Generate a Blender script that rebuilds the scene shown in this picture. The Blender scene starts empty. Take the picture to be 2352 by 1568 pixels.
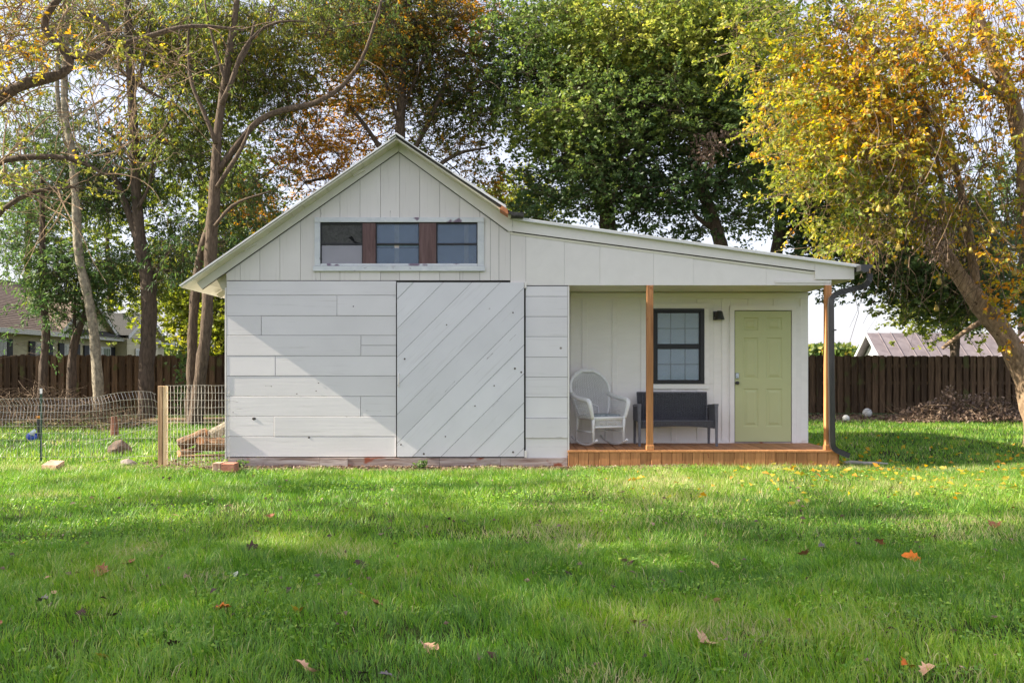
import bpy, bmesh, math, random
import numpy as np
from mathutils import Vector, Matrix
R = math.radians
rng = np.random.default_rng(7)
random.seed(7)

# ------------------------------------------------------------------ camera, sky, sun, exposure
scene = bpy.context.scene
COL = scene.collection
cam_d = bpy.data.cameras.new('camera')
cam = bpy.data.objects.new('camera', cam_d)
COL.objects.link(cam)
cam.location = (0, 0, 1.38)
cam.rotation_euler = (R(90), 0, 0)
cam_d.sensor_width = 36
cam_d.lens = 36 * 2090 / 2352
cam_d.shift_y = 66 / 2352
cam_d.clip_start = 0.05
cam_d.clip_end = 3000
scene.camera = cam

SUN_DIR = Vector((-1.0, -0.06, 0.70)).normalized()      # towards the sun
world = bpy.data.worlds.new('World')
scene.world = world
world.use_nodes = True
wn, wl = world.node_tree.nodes, world.node_tree.links
wn.clear()
sky = wn.new('ShaderNodeTexSky')
sky.sky_type = 'NISHITA'
sky.sun_disc = False
sky.sun_elevation = math.asin(SUN_DIR.z)
sky.sun_rotation = math.atan2(SUN_DIR.x, SUN_DIR.y)
sky.air_density = 1.0
sky.dust_density = 2.5
sky.ozone_density = 1.0
sky.altitude = 100
bg = wn.new('ShaderNodeBackground')
bg.inputs['Strength'].default_value = 0.15
out = wn.new('ShaderNodeOutputWorld')
veil = wn.new('ShaderNodeMix'); veil.data_type = 'RGBA'      # thin even high haze over the whole sky
veil.inputs[0].default_value = .8
veil.inputs[7].default_value = (1.54, 1.48, 1.66, 1)
wl.new(sky.outputs[0], veil.inputs[6])
wl.new(veil.outputs[2], bg.inputs[0])
wl.new(bg.outputs[0], out.inputs[0])

sun_d = bpy.data.lights.new('sun', 'SUN')
sun_d.energy = 3.7
sun_d.angle = R(0.53)
sun_d.color = (1.0, 0.90, 0.74)
sun = bpy.data.objects.new('sun', sun_d)
COL.objects.link(sun)
sun.rotation_euler = SUN_DIR.to_track_quat('Z', 'Y').to_euler()

scene.view_settings.view_transform = 'Standard'
scene.view_settings.look = 'None'
scene.view_settings.gamma = 1.0
scene.view_settings.exposure = 2.0
scene.cycles.max_bounces = 8
scene.cycles.transparent_max_bounces = 12
scene.cycles.use_denoising = True
scene.cycles.denoising_input_passes = 'RGB_ALBEDO_NORMAL'
scene.cycles.denoising_prefilter = 'ACCURATE'

# ------------------------------------------------------------------ helpers
F = 2090.0
def X(u, Y): return (u - 1176.0) * Y / F
def Z(v, Y): return 1.38 - (v - 850.0) * Y / F
def PT(u, v, Y): return np.array((X(u, Y), Y, Z(v, Y)))

def vnoise(x, y, scale, seed=0):
    """smooth value noise 0..1 on numpy arrays"""
    r = np.random.default_rng(seed)
    g = r.random((64, 64))
    fx = np.asarray(x, float) / scale + 500.5
    fy = np.asarray(y, float) / scale + 500.5
    ix = np.floor(fx).astype(int); iy = np.floor(fy).astype(int)
    tx = fx - ix; ty = fy - iy
    tx = tx * tx * (3 - 2 * tx); ty = ty * ty * (3 - 2 * ty)
    a = g[ix % 64, iy % 64]; b = g[(ix + 1) % 64, iy % 64]
    c = g[ix % 64, (iy + 1) % 64]; d = g[(ix + 1) % 64, (iy + 1) % 64]
    return (a * (1 - tx) + b * tx) * (1 - ty) + (c * (1 - tx) + d * tx) * ty

def ground_z(x, y):
    return (vnoise(x, y, 2.3, 3) - .5) * .05 + (vnoise(x, y, .7, 4) - .5) * .02

def link(o, parent=None):
    COL.objects.link(o)
    if parent is not None:
        o.parent = parent
    return o

def attach(o, parent):
    """parent keeping world coordinates (parents are unrotated empties or meshes in world coordinates)"""
    o.parent = parent
    off = Vector((0, 0, 0)); p = parent
    while p is not None:
        off += p.location; p = p.parent
    o.location = Vector(o.location) - off

def tag(o, label=None, cat=None, group=None, kind=None):
    if label: o['label'] = label
    if cat: o['category'] = cat
    if group: o['group'] = group
    if kind: o['kind'] = kind
    return o

def thing(name, label, cat, loc=(0, 0, 0), rz=0.0, group=None):
    o = bpy.data.objects.new(name, None)
    o.empty_display_size = .2
    o.location = loc
    o.rotation_euler = (0, 0, rz)
    COL.objects.link(o)
    return tag(o, label, cat, group)

def fast_mesh(name, V, faces_n, idx, tint=None, smooth=False):
    """V (n,3); faces_n array of loop counts; idx flat loop indices"""
    me = bpy.data.meshes.new(name)
    V = np.ascontiguousarray(V, dtype=np.float32)
    idx = np.ascontiguousarray(idx, dtype=np.int32)
    faces_n = np.ascontiguousarray(faces_n, dtype=np.int32)
    me.vertices.add(len(V)); me.vertices.foreach_set('co', V.ravel())
    me.loops.add(len(idx)); me.loops.foreach_set('vertex_index', idx)
    st = np.concatenate(([0], np.cumsum(faces_n)[:-1])).astype(np.int32)
    me.polygons.add(len(faces_n))
    me.polygons.foreach_set('loop_start', st)
    me.polygons.foreach_set('loop_total', faces_n)
    if smooth:
        me.polygons.foreach_set('use_smooth', np.ones(len(faces_n), dtype=bool))
    me.update(calc_edges=True)
    if tint is not None:
        a = me.attributes.new('tint', 'FLOAT', 'FACE')
        a.data.foreach_set('value', np.ascontiguousarray(tint, dtype=np.float32))
    return me

class MB:
    """collects boxes, prisms, tubes into one mesh"""
    def __init__(self):
        self.v = []; self.f = []; self.n = 0
    def add(self, V, Fc):
        V = [tuple(map(float, p)) for p in V]
        self.v += V
        self.f += [tuple(i + self.n for i in f) for f in Fc]
        self.n += len(V)
        return self
    def box(self, x0, x1, y0, y1, z0, z1):
        V = [(x0, y0, z0), (x1, y0, z0), (x1, y1, z0), (x0, y1, z0), (x0, y0, z1), (x1, y0, z1), (x1, y1, z1), (x0, y1, z1)]
        return self.add(V, [(3, 2, 1, 0), (4, 5, 6, 7), (0, 1, 5, 4), (1, 2, 6, 5), (2, 3, 7, 6), (3, 0, 4, 7)])
    def bbox(self, x0, x1, y0, y1, z0, z1, b=.004):
        """box whose front (low y) edges are chamfered"""
        V = [(x0, y0 + b, z0), (x1, y0 + b, z0), (x1, y0 + b, z1), (x0, y0 + b, z1),
             (x0 + b, y0, z0 + b), (x1 - b, y0, z0 + b), (x1 - b, y0, z1 - b), (x0 + b, y0, z1 - b),
             (x0, y1, z0), (x1, y1, z0), (x1, y1, z1), (x0, y1, z1)]
        Fc = [(4, 5, 6, 7), (0, 1, 5, 4), (1, 2, 6, 5), (2, 3, 7, 6), (3, 0, 4, 7),
              (0, 8, 9, 1), (1, 9, 10, 2), (2, 10, 11, 3), (3, 11, 8, 0), (11, 10, 9, 8)]
        return self.add(V, Fc)
    def prism(self, poly, y0, y1):
        """poly: (x,z) counter clockwise seen from the camera (low y)"""
        n = len(poly)
        V = [(p[0], y0, p[1]) for p in poly] + [(p[0], y1, p[1]) for p in poly]
        Fc = [tuple(range(n)), tuple(range(2 * n - 1, n - 1, -1))]
        for i in range(n):
            j = (i + 1) % n
            Fc.append((j, i, i + n, j + n))
        return self.add(V, Fc)
    def hull8(self, A, B):
        """A, B two quads (4 points each) joined"""
        V = list(A) + list(B)
        return self.add(V, [(3, 2, 1, 0), (4, 5, 6, 7), (0, 1, 5, 4), (1, 2, 6, 5), (2, 3, 7, 6), (3, 0, 4, 7)])
    def tube(self, pts, rad, sides=6, cap=True, rough_=0):
        pts = [Vector(p) for p in pts]
        if not hasattr(rad, '__len__'): rad = [rad] * len(pts)
        n = len(pts)
        up = None; V = []
        for i, p in enumerate(pts):
            t = (pts[min(i + 1, n - 1)] - pts[max(i - 1, 0)])
            if t.length < 1e-9: t = Vector((0, 0, 1))
            t.normalize()
            if up is None:
                up = t.orthogonal().normalized()
            else:
                up = (up - t * up.dot(t))
                up = up.normalized() if up.length > 1e-6 else t.orthogonal().normalized()
            w = t.cross(up)
            for k in range(sides):
                a = 2 * math.pi * k / sides
                rj = rad[i]
                if rough_: rj *= 1 + rough_ * (math.sin(k * 2.4 + i * .9) * .35 + math.sin(k * 5.1 - i * 1.7) * .3 + random.uniform(-.4, .4))
                V.append(p + (up * math.cos(a) + w * math.sin(a)) * rj)
        Fc = []
        for i in range(n - 1):
            for k in range(sides):
                k2 = (k + 1) % sides
                Fc.append((i * sides + k, i * sides + k2, (i + 1) * sides + k2, (i + 1) * sides + k))
        if cap:
            Fc.append(tuple(range(sides - 1, -1, -1)))
            Fc.append(tuple((n - 1) * sides + k for k in range(sides)))
        return self.add(V, Fc)
    def sphere(self, c, r, nu=10, nv=6, sq=(1, 1, 1)):
        V = [(c[0], c[1], c[2] - r * sq[2])]
        for j in range(1, nv):
            ph = -math.pi / 2 + math.pi * j / nv
            for i in range(nu):
                th = 2 * math.pi * i / nu
                V.append((c[0] + r * sq[0] * math.cos(ph) * math.cos(th), c[1] + r * sq[1] * math.cos(ph) * math.sin(th), c[2] + r * sq[2] * math.sin(ph)))
        V.append((c[0], c[1], c[2] + r * sq[2]))
        Fc = [(0, 1 + (i + 1) % nu, 1 + i) for i in range(nu)]
        for j in range(nv - 2):
            for i in range(nu):
                a = 1 + j * nu + i; b = 1 + j * nu + (i + 1) % nu
                Fc.append((a, b, b + nu, a + nu))
        top = len(V) - 1; base = 1 + (nv - 2) * nu
        Fc += [(base + i, base + (i + 1) % nu, top) for i in range(nu)]
        return self.add(V, Fc)
    def build(self, name, mat, parent=None, smooth=False, local=False):
        me = bpy.data.meshes.new(name)
        me.from_pydata(self.v, [], self.f)
        if smooth:
            me.polygons.foreach_set('use_smooth', [True] * len(me.polygons))
        if mat: me.materials.append(mat)
        me.update()
        o = bpy.data.objects.new(name, me)
        COL.objects.link(o)
        if parent is not None:
            if local: o.parent = parent
            else: attach(o, parent)
        return o

def copy_obj(o, parent=None, loc=None):
    c = o.copy(); COL.objects.link(c)
    c.parent = parent if parent is not None else o.parent
    if loc is not None: c.location = loc
    return c

def copy_tree(o, parent=None):
    c = o.copy(); COL.objects.link(c); c.parent = parent
    for ch in [k for k in bpy.data.objects if k.parent == o]: copy_tree(ch, c)
    return c

# ------------------------------------------------------------------ materials
def new_mat(name):
    m = bpy.data.materials.new(name); m.use_nodes = True
    nt = m.node_tree; nt.nodes.clear()
    o = nt.nodes.new('ShaderNodeOutputMaterial')
    return m, nt, o

def N(nt, t, **kw):
    n = nt.nodes.new(t)
    for k, v in kw.items():
        if k.startswith('i_'):
            key = k[2:].replace('_', ' ')
            n.inputs[key].default_value = v
        else: setattr(n, k, v)
    return n

def ramp(nt, fac, stops, interp='LINEAR'):
    r = nt.nodes.new('ShaderNodeValToRGB')
    r.color_ramp.interpolation = interp
    els = r.color_ramp.elements
    while len(els) < len(stops): els.new(.5)
    for e, (p, c) in zip(els, stops):
        e.position = p; e.color = (*c, 1)
    nt.links.new(fac, r.inputs[0])
    return r.outputs[0]

def srgb(r, g, b):
    return tuple(((c / 255) / 12.92 if c / 255 <= .04045 else ((c / 255 + .055) / 1.055) ** 2.4) for c in (r, g, b))

def surf_mat(name, c1, c2, scale=(3, 3, 3), detail=6, rough=.7, bump=.1, bump_scale=None, spec=.3, rand=.08,
             spots=None, spot_scale=2.5, spot_thr=.72, metallic=0, dist=.6, coat=0):
    """two colour noise material with grain bump, per-object brightness variation and optional dark knots"""
    m, nt, o = new_mat(name)
    L = nt.links.new
    tc = N(nt, 'ShaderNodeTexCoord'); oi = N(nt, 'ShaderNodeObjectInfo')
    mp = N(nt, 'ShaderNodeMapping'); mp.inputs['Scale'].default_value = scale
    geo = N(nt, 'ShaderNodeNewGeometry')
    ad = N(nt, 'ShaderNodeVectorMath', operation='MULTIPLY_ADD')
    cb = N(nt, 'ShaderNodeCombineXYZ'); 
    for i in range(3): L(oi.outputs['Random'], cb.inputs[i])
    ad.inputs[1].default_value = (37, 17, 53)
    L(cb.outputs[0], ad.inputs[0]); L(geo.outputs['Position'], ad.inputs[2])
    L(ad.outputs[0], mp.inputs[0])
    nz = N(nt, 'ShaderNodeTexNoise'); nz.inputs['Scale'].default_value = 1; nz.inputs['Detail'].default_value = detail
    nz.inputs['Distortion'].default_value = dist; nz.inputs['Roughness'].default_value = .62
    L(mp.outputs[0], nz.inputs['Vector'])
    col = ramp(nt, nz.outputs[0], [(.3, c1), (.7, c2)])
    # per object value shift
    ml = N(nt, 'ShaderNodeMapRange'); ml.inputs['To Min'].default_value = 1 - rand; ml.inputs['To Max'].default_value = 1 + rand
    L(oi.outputs['Random'], ml.inputs['Value'])
    mx = N(nt, 'ShaderNodeVectorMath', operation='SCALE')
    L(col, mx.inputs[0]); L(ml.outputs[0], mx.inputs['Scale'])
    colo = mx.outputs[0]
    if spots:
        n2 = N(nt, 'ShaderNodeTexNoise'); n2.inputs['Scale'].default_value = spot_scale; n2.inputs['Detail'].default_value = 3
        L(ad.outputs[0], n2.inputs['Vector'])
        rr = ramp(nt, n2.outputs[0], [(spot_thr, (0, 0, 0)), (spot_thr + .05, (1, 1, 1))])
        mm = N(nt, 'ShaderNodeMix', data_type='RGBA')
        L(rr, mm.inputs[0]); L(colo, mm.inputs[6]); mm.inputs[7].default_value = (*spots, 1)
        colo = mm.outputs[2]
    b = N(nt, 'ShaderNodeBsdfPrincipled')
    L(colo, b.inputs['Base Color'])
    b.inputs['Roughness'].default_value = rough
    b.inputs['Specular IOR Level'].default_value = spec
    b.inputs['Metallic'].default_value = metallic
    b.inputs['Coat Weight'].default_value = coat
    if bump:
        bp = N(nt, 'ShaderNodeBump'); bp.inputs['Strength'].default_value = bump; bp.inputs['Distance'].default_value = .02
        src = nz.outputs[0]
        if bump_scale:
            mp2 = N(nt, 'ShaderNodeMapping'); mp2.inputs['Scale'].default_value = bump_scale
            L(ad.outputs[0], mp2.inputs[0])
            n3 = N(nt, 'ShaderNodeTexNoise'); n3.inputs['Scale'].default_value = 1; n3.inputs['Detail'].default_value = 5
            L(mp2.outputs[0], n3.inputs['Vector']); src = n3.outputs[0]
        L(src, bp.inputs['Height']); L(bp.outputs[0], b.inputs['Normal'])
    L(b.outputs[0], o.inputs[0])
    return m

def paint_wood(name, base, grain, dirt=srgb(120, 105, 95)):
    """white painted timber: grain along the board, fine cracks, knots and faint grime"""
    m, nt, o = new_mat(name); L = nt.links.new
    oi = N(nt, 'ShaderNodeObjectInfo'); geo = N(nt, 'ShaderNodeNewGeometry')
    cb = N(nt, 'ShaderNodeCombineXYZ')
    for i in range(3): L(oi.outputs['Random'], cb.inputs[i])
    ad = N(nt, 'ShaderNodeVectorMath', operation='MULTIPLY_ADD'); ad.inputs[1].default_value = (31, 17, 23)
    L(cb.outputs[0], ad.inputs[0]); L(geo.outputs['Position'], ad.inputs[2])
    rot = N(nt, 'ShaderNodeMapping')
    if grain == 'diag': rot.inputs['Rotation'].default_value = (0, R(45), 0)
    L(ad.outputs[0], rot.inputs[0])
    mp = N(nt, 'ShaderNodeMapping')
    mp.inputs['Scale'].default_value = {'h': (1.2, 8, 26), 'v': (26, 8, 1.2), 'diag': (1.2, 8, 26)}[grain]
    L(rot.outputs[0], mp.inputs[0])
    nz = N(nt, 'ShaderNodeTexNoise'); nz.inputs['Scale'].default_value = 1; nz.inputs['Detail'].default_value = 7; nz.inputs['Roughness'].default_value = .65
    L(mp.outputs[0], nz.inputs['Vector'])
    big = N(nt, 'ShaderNodeTexNoise'); big.inputs['Scale'].default_value = 1.3; big.inputs['Detail'].default_value = 4
    L(ad.outputs[0], big.inputs['Vector'])
    c = ramp(nt, big.outputs[0], [(.3, tuple(x * .90 for x in base)), (.75, base)])
    g = ramp(nt, nz.outputs[0], [(.30, (.86, .85, .84)), (.42, (1, 1, 1))])
    m1 = N(nt, 'ShaderNodeMix', data_type='RGBA', blend_type='MULTIPLY'); m1.inputs[0].default_value = .8
    L(c, m1.inputs[6]); L(g, m1.inputs[7])
    # knots / nail stains
    vo = N(nt, 'ShaderNodeTexVoronoi'); vo.inputs['Scale'].default_value = 1.5; vo.inputs['Randomness'].default_value = 1
    L(ad.outputs[0], vo.inputs['Vector'])
    kn = ramp(nt, vo.outputs['Distance'], [(.012, (1, 1, 1)), (.035, (0, 0, 0))])
    m2 = N(nt, 'ShaderNodeMix', data_type='RGBA'); L(kn, m2.inputs[0]); L(m1.outputs[2], m2.inputs[6]); m2.inputs[7].default_value = (*dirt, 1)
    # hairline cracks along the grain
    mp3 = N(nt, 'ShaderNodeMapping')
    mp3.inputs['Scale'].default_value = {'h': (.9, 4, 16), 'v': (16, 4, .9), 'diag': (.9, 4, 16)}[grain]
    L(rot.outputs[0], mp3.inputs[0])
    n3 = N(nt, 'ShaderNodeTexNoise'); n3.inputs['Scale'].default_value = 1; n3.inputs['Detail'].default_value = 2; n3.inputs['Distortion'].default_value = .4
    L(mp3.outputs[0], n3.inputs['Vector'])
    ck = ramp(nt, n3.outputs[0], [(.735, (0, 0, 0)), (.741, (.7, .7, .7)), (.744, (.7, .7, .7)), (.75, (0, 0, 0))])
    m3 = N(nt, 'ShaderNodeMix', data_type='RGBA'); L(ck, m3.inputs[0]); L(m2.outputs[2], m3.inputs[6]); m3.inputs[7].default_value = (*[x * .5 for x in dirt], 1)
    ml = N(nt, 'ShaderNodeMapRange'); ml.inputs['To Min'].default_value = .955; ml.inputs['To Max'].default_value = 1.02
    L(oi.outputs['Random'], ml.inputs['Value'])
    sc = N(nt, 'ShaderNodeVectorMath', operation='SCALE'); L(m3.outputs[2], sc.inputs[0]); L(ml.outputs[0], sc.inputs['Scale'])
    b = N(nt, 'ShaderNodeBsdfPrincipled'); b.inputs['Roughness'].default_value = .62; b.inputs['Specular IOR Level'].default_value = .3
    L(sc.outputs[0], b.inputs['Base Color'])
    bp = N(nt, 'ShaderNodeBump'); bp.inputs['Strength'].default_value = .35; bp.inputs['Distance'].default_value = .004
    L(nz.outputs[0], bp.inputs['Height']); L(bp.outputs[0], b.inputs['Normal'])
    L(b.outputs[0], o.inputs[0])
    return m

def leaf_mat(name, stops, transl=.45, rough=.5, spec=.35):
    m, nt, o = new_mat(name); L = nt.links.new
    at = N(nt, 'ShaderNodeAttribute', attribute_name='tint')
    c = ramp(nt, at.outputs['Fac'], stops)
    b = N(nt, 'ShaderNodeBsdfPrincipled'); b.inputs['Roughness'].default_value = rough
    b.inputs['Specular IOR Level'].default_value = spec
    L(c, b.inputs['Base Color'])
    t = N(nt, 'ShaderNodeBsdfTranslucent')
    hs = N(nt, 'ShaderNodeHueSaturation'); hs.inputs['Saturation'].default_value = 1.1; hs.inputs['Value'].default_value = 1.5
    L(c, hs.inputs['Color']); L(hs.outputs[0], t.inputs['Color'])
    mx = N(nt, 'ShaderNodeMixShader'); mx.inputs[0].default_value = transl
    L(b.outputs[0], mx.inputs[1]); L(t.outputs[0], mx.inputs[2]); L(mx.outputs[0], o.inputs[0])
    return m

def flat_mat(name, c, rough=.5, spec=.4, metallic=0, coat=0):
    m, nt, o = new_mat(name); L = nt.links.new
    geo = N(nt, 'ShaderNodeNewGeometry')
    nz = N(nt, 'ShaderNodeTexNoise'); nz.inputs['Scale'].default_value = 14; nz.inputs['Detail'].default_value = 4
    L(geo.outputs['Position'], nz.inputs['Vector'])
    col = ramp(nt, nz.outputs[0], [(.3, tuple(x * .85 for x in c)), (.7, tuple(min(1, x * 1.08) for x in c))])
    b = N(nt, 'ShaderNodeBsdfPrincipled'); b.inputs['Roughness'].default_value = rough
    b.inputs['Specular IOR Level'].default_value = spec; b.inputs['Metallic'].default_value = metallic; b.inputs['Coat Weight'].default_value = coat
    L(col, b.inputs['Base Color']); L(b.outputs[0], o.inputs[0])
    return m

WHITE = (.74, .735, .71)
M = {}
M['paint_h'] = paint_wood('white_paint_horizontal', (.77, .745, .75), 'h')
M['paint_v'] = paint_wood('white_paint_vertical', (.78, .74, .70), 'v')
M['paint_d'] = paint_wood('white_paint_diagonal', (.75, .74, .76), 'diag')
M['trim'] = surf_mat('white_trim_paint', (.76, .725, .68), (.81, .775, .73), (4, 4, 4), rough=.55, bump=.08, rand=.03)
M['porch_wall'] = surf_mat('porch_wall_paint', (.83, .80, .77), (.88, .85, .82), (2, 2, 9), rough=.6, bump=.06, rand=.02)
M['soffit'] = surf_mat('soffit_paint', (.66, .63, .50), (.74, .71, .58), (4, 4, 4), rough=.6, bump=.08, rand=.05)
M['backing'] = flat_mat('dark_sheathing_and_shadow_line', (.05, .045, .04), .9)  # sheathing colour, also used for the painted shadow lines at the roof boards
M['sill'] = surf_mat('weathered_sill', srgb(120, 95, 85), srgb(190, 180, 175), (2, 6, 22), rough=.9, bump=.8, rand=.1, spots=srgb(140, 80, 60), spot_scale=3, spot_thr=.58)
M['cedar'] = surf_mat('stained_cedar', srgb(150, 102, 62), srgb(192, 138, 90), (30, 8, 1.6), rough=.65, bump=.2, rand=.2, spots=srgb(130, 72, 38), spot_scale=9, spot_thr=.7)
M['deck'] = surf_mat('stained_deck_top', srgb(150, 105, 72), srgb(180, 130, 90), (26, 1.6, 8), rough=.65, bump=.2, rand=.2, spots=srgb(120, 80, 50), spot_scale=9, spot_thr=.72)
M['roof_metal'] = surf_mat('pale_roof_metal', (.74, .74, .73), (.8, .8, .79), (3, 3, 3), rough=.45, bump=.04, rand=.03, metallic=.1)
M['dark_shingle'] = surf_mat('dark_roofing', (.03, .03, .03), (.07, .07, .065), (20, 20, 20), rough=.9, bump=.4)
M['black_metal'] = flat_mat('black_metal', (.028, .028, .03), .35, .5, 0, .3)
M['black_frame'] = flat_mat('black_window_frame', (.022, .022, .025), .45)
M['door_green'] = surf_mat('sage_green_paint', (.49, .515, .27), (.52, .545, .29), (2, 2, 2), rough=.42, bump=.03, rand=0, spec=.4)
M['maroon'] = surf_mat('faded_maroon_wood', srgb(88, 66, 64), srgb(124, 100, 98), (20, 5, 2), rough=.75, bump=.3, spots=srgb(60, 40, 38), spot_scale=6, spot_thr=.7)
M['casing'] = surf_mat('chalky_casing_paint', srgb(196, 200, 204), srgb(220, 222, 222), (5, 5, 9), rough=.7, bump=.2, spots=srgb(128, 112, 128), spot_scale=4, spot_thr=.6)
M['wicker_white'] = surf_mat('white_wicker', (.74, .74, .73), (.84, .84, .83), (40, 40, 40), rough=.6, bump=.2, rand=0)
M['wicker_dark'] = surf_mat('charcoal_wicker', (.09, .09, .105), (.17, .17, .19), (60, 60, 60), rough=.45, bump=.2, rand=0)
M['cushion'] = surf_mat('grey_blue_cushion', (.10, .13, .15), (.42, .47, .48), (26, 26, 26), rough=.9, bump=.2)
M['wire'] = flat_mat('galvanised_wire', (.62, .60, .55), .45, .5, .5)
M['post'] = surf_mat('bare_lumber', srgb(150, 118, 88), srgb(196, 166, 130), (18, 18, 2), rough=.8, bump=.3)
M['fence_wood'] = surf_mat('dark_weathered_fence', srgb(64, 50, 38), srgb(108, 88, 66), (14, 14, 1.2), rough=.9, bump=.5, rand=.4, spots=srgb(84, 84, 50), spot_scale=2, spot_thr=.62)
M['mulch'] = None
M['brown_bark'] = surf_mat('brown_bark', srgb(58, 48, 40), srgb(108, 94, 80), (22, 22, 5), rough=.95, bump=1.0, bump_scale=(26, 26, 7), rand=.08)
M['dark_bark'] = surf_mat('dark_bark', srgb(56, 49, 42), srgb(104, 90, 78), (22, 22, 5), rough=.95, bump=1.0, bump_scale=(26, 26, 7), rand=.08)
M['pale_bark'] = surf_mat('pale_scaly_bark', srgb(92, 86, 74), srgb(168, 158, 138), (12, 12, 8), rough=.95, bump=1.0, bump_scale=(24, 24, 12), rand=.05)
M['pear_bark'] = surf_mat('tan_scaly_bark', srgb(104, 84, 66), srgb(172, 148, 120), (14, 14, 7), rough=.95, bump=1.0, bump_scale=(26, 26, 9), rand=.05, spots=srgb(64, 46, 36), spot_scale=6, spot_thr=.66)
M['twig'] = surf_mat('dry_twigs', srgb(66, 53, 42), srgb(122, 104, 84), (9, 9, 9), rough=.95, bump=.2, rand=.05)
M['brick'] = surf_mat('concrete_brick', srgb(150, 110, 92), srgb(196, 170, 148), (9, 9, 9), rough=.95, bump=.5)
M['rock'] = surf_mat('brown_rock', srgb(62, 50, 44), srgb(122, 104, 90), (9, 9, 9), rough=.9, bump=1, rand=.1)
M['log_bark'] = surf_mat('log_bark', srgb(84, 66, 52), srgb(150, 120, 92), (10, 10, 10), rough=.95, bump=1, rand=.15)
M['log_end'] = surf_mat('cut_wood', srgb(150, 104, 70), srgb(196, 146, 104), (20, 20, 20), rough=.9, bump=.3, rand=.1)

# ------------------------------------------------------------------ ground
def ground_material():
    m, nt, o = new_mat('lawn_soil'); L = nt.links.new
    geo = N(nt, 'ShaderNodeNewGeometry')
    n1 = N(nt, 'ShaderNodeTexNoise'); n1.inputs['Scale'].default_value = 1.1; n1.inputs['Detail'].default_value = 8
    L(geo.outputs['Position'], n1.inputs['Vector'])
    n2 = N(nt, 'ShaderNodeTexNoise'); n2.inputs['Scale'].default_value = 35; n2.inputs['Detail'].default_value = 4
    L(geo.outputs['Position'], n2.inputs['Vector'])
    a = ramp(nt, n1.outputs[0], [(.35, (.030, .050, .012)), (.6, (.055, .075, .018)), (.75, (.11, .095, .045))])
    b_ = ramp(nt, n2.outputs[0], [(.3, (.35, .35, .3)), (.7, (1.3, 1.3, 1.1))])
    mx = N(nt, 'ShaderNodeMix', data_type='RGBA', blend_type='MULTIPLY'); mx.inputs[0].default_value = 1
    L(a, mx.inputs[6]); L(b_, mx.inputs[7])
    b = N(nt, 'ShaderNodeBsdfPrincipled'); b.inputs['Roughness'].default_value = 1; b.inputs['Specular IOR Level'].default_value = .1
    L(mx.outputs[2], b.inputs['Base Color'])
    bp = N(nt, 'ShaderNodeBump'); bp.inputs['Strength'].default_value = .8; bp.inputs['Distance'].default_value = .03
    L(n2.outputs[0], bp.inputs['Height']); L(bp.outputs[0], b.inputs['Normal'])
    L(b.outputs[0], o.inputs[0])
    return m
def axis(lo, hi, near_lo, near_hi, step, k=1.35):
    a = list(np.arange(near_lo, near_hi + 1e-6, step))
    s = step; x = near_hi
    while x < hi: s *= k; x += s; a.append(x)
    s = step; x = near_lo; pre = []
    while x > lo: s *= k; x -= s; pre.append(x)
    return np.array(pre[::-1] + a)
gx = axis(-900, 900, -20, 20, .35); gy = axis(-300, 1500, -3, 32, .35)
GX, GY = np.meshgrid(gx, gy)
near = np.exp(-np.maximum(0, np.hypot(GX, GY - 14) - 22) / 6)
GZ = ground_z(GX, GY) * near - .0
Vg = np.stack([GX.ravel(), GY.ravel(), GZ.ravel()], 1)
nx, ny = len(gx), len(gy)
ii, jj = np.meshgrid(np.arange(nx - 1), np.arange(ny - 1))
q = (jj * nx + ii).ravel()
idx = np.stack([q, q + 1, q + 1 + nx, q + nx], 1).ravel()
me = fast_mesh('ground', Vg, np.full(len(q), 4), idx, smooth=True)
me.materials.append(ground_material())
g = bpy.data.objects.new('ground', me); COL.objects.link(g); tag(g, kind='structure')

# mulch / bare earth sheets a little above the lawn
M['earth'] = surf_mat('bare_earth_and_chips', srgb(74, 58, 44), srgb(150, 124, 96), (30, 30, 30), rough=1, bump=1, rand=0, spots=srgb(60, 74, 34), spot_scale=3, spot_thr=.58)
def earth_patch(name, x0, x1, y0, y1, n=40, lift=.012, wob=.12):
    xs = np.linspace(x0, x1, n); V = []; Fc = []
    for i, x in enumerate(xs):
        a = y0 + (vnoise(x, 3.3, .8, 11) - .5) * 2 * wob; b = y1 + (vnoise(x, 9.3, .9, 12) - .5) * wob
        for k in range(5):
            y = a + (b - a) * k / 4
            V.append((x, y, float(ground_z(x, y)) + lift - (.02 if k in (0, 4) else 0)))
    for i in range(n - 1):
        for k in range(4):
            a = i * 5 + k
            Fc.append((a, a + 5, a + 6, a + 1))
    mb = MB(); mb.add(V, Fc)
    return tag(mb.build(name, M['earth'], smooth=True), kind='structure')
earth_patch('bare_earth', -5.0, .9, 12.62, 13.6, 60)
earth_patch('mulch_bed', 4.6, 17.5, 24.6, 28.6, 40, wob=.5)
earth_patch('mulch_bed', -17.0, -7.5, 22.8, 27.2, 40, wob=.5)

# ------------------------------------------------------------------ barn
BY = 13.0
bx_ = lambda u: X(u, BY)
bz_ = lambda v: Z(v, BY)
barn = thing('barn', 'white painted wooden barn with sliding plank door, lean-to porch and gable window strip', 'barn', (0, BY, 0))
def part(mb, name, mat, parent=barn, **k): return mb.build(name, mat, parent, **k)

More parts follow.
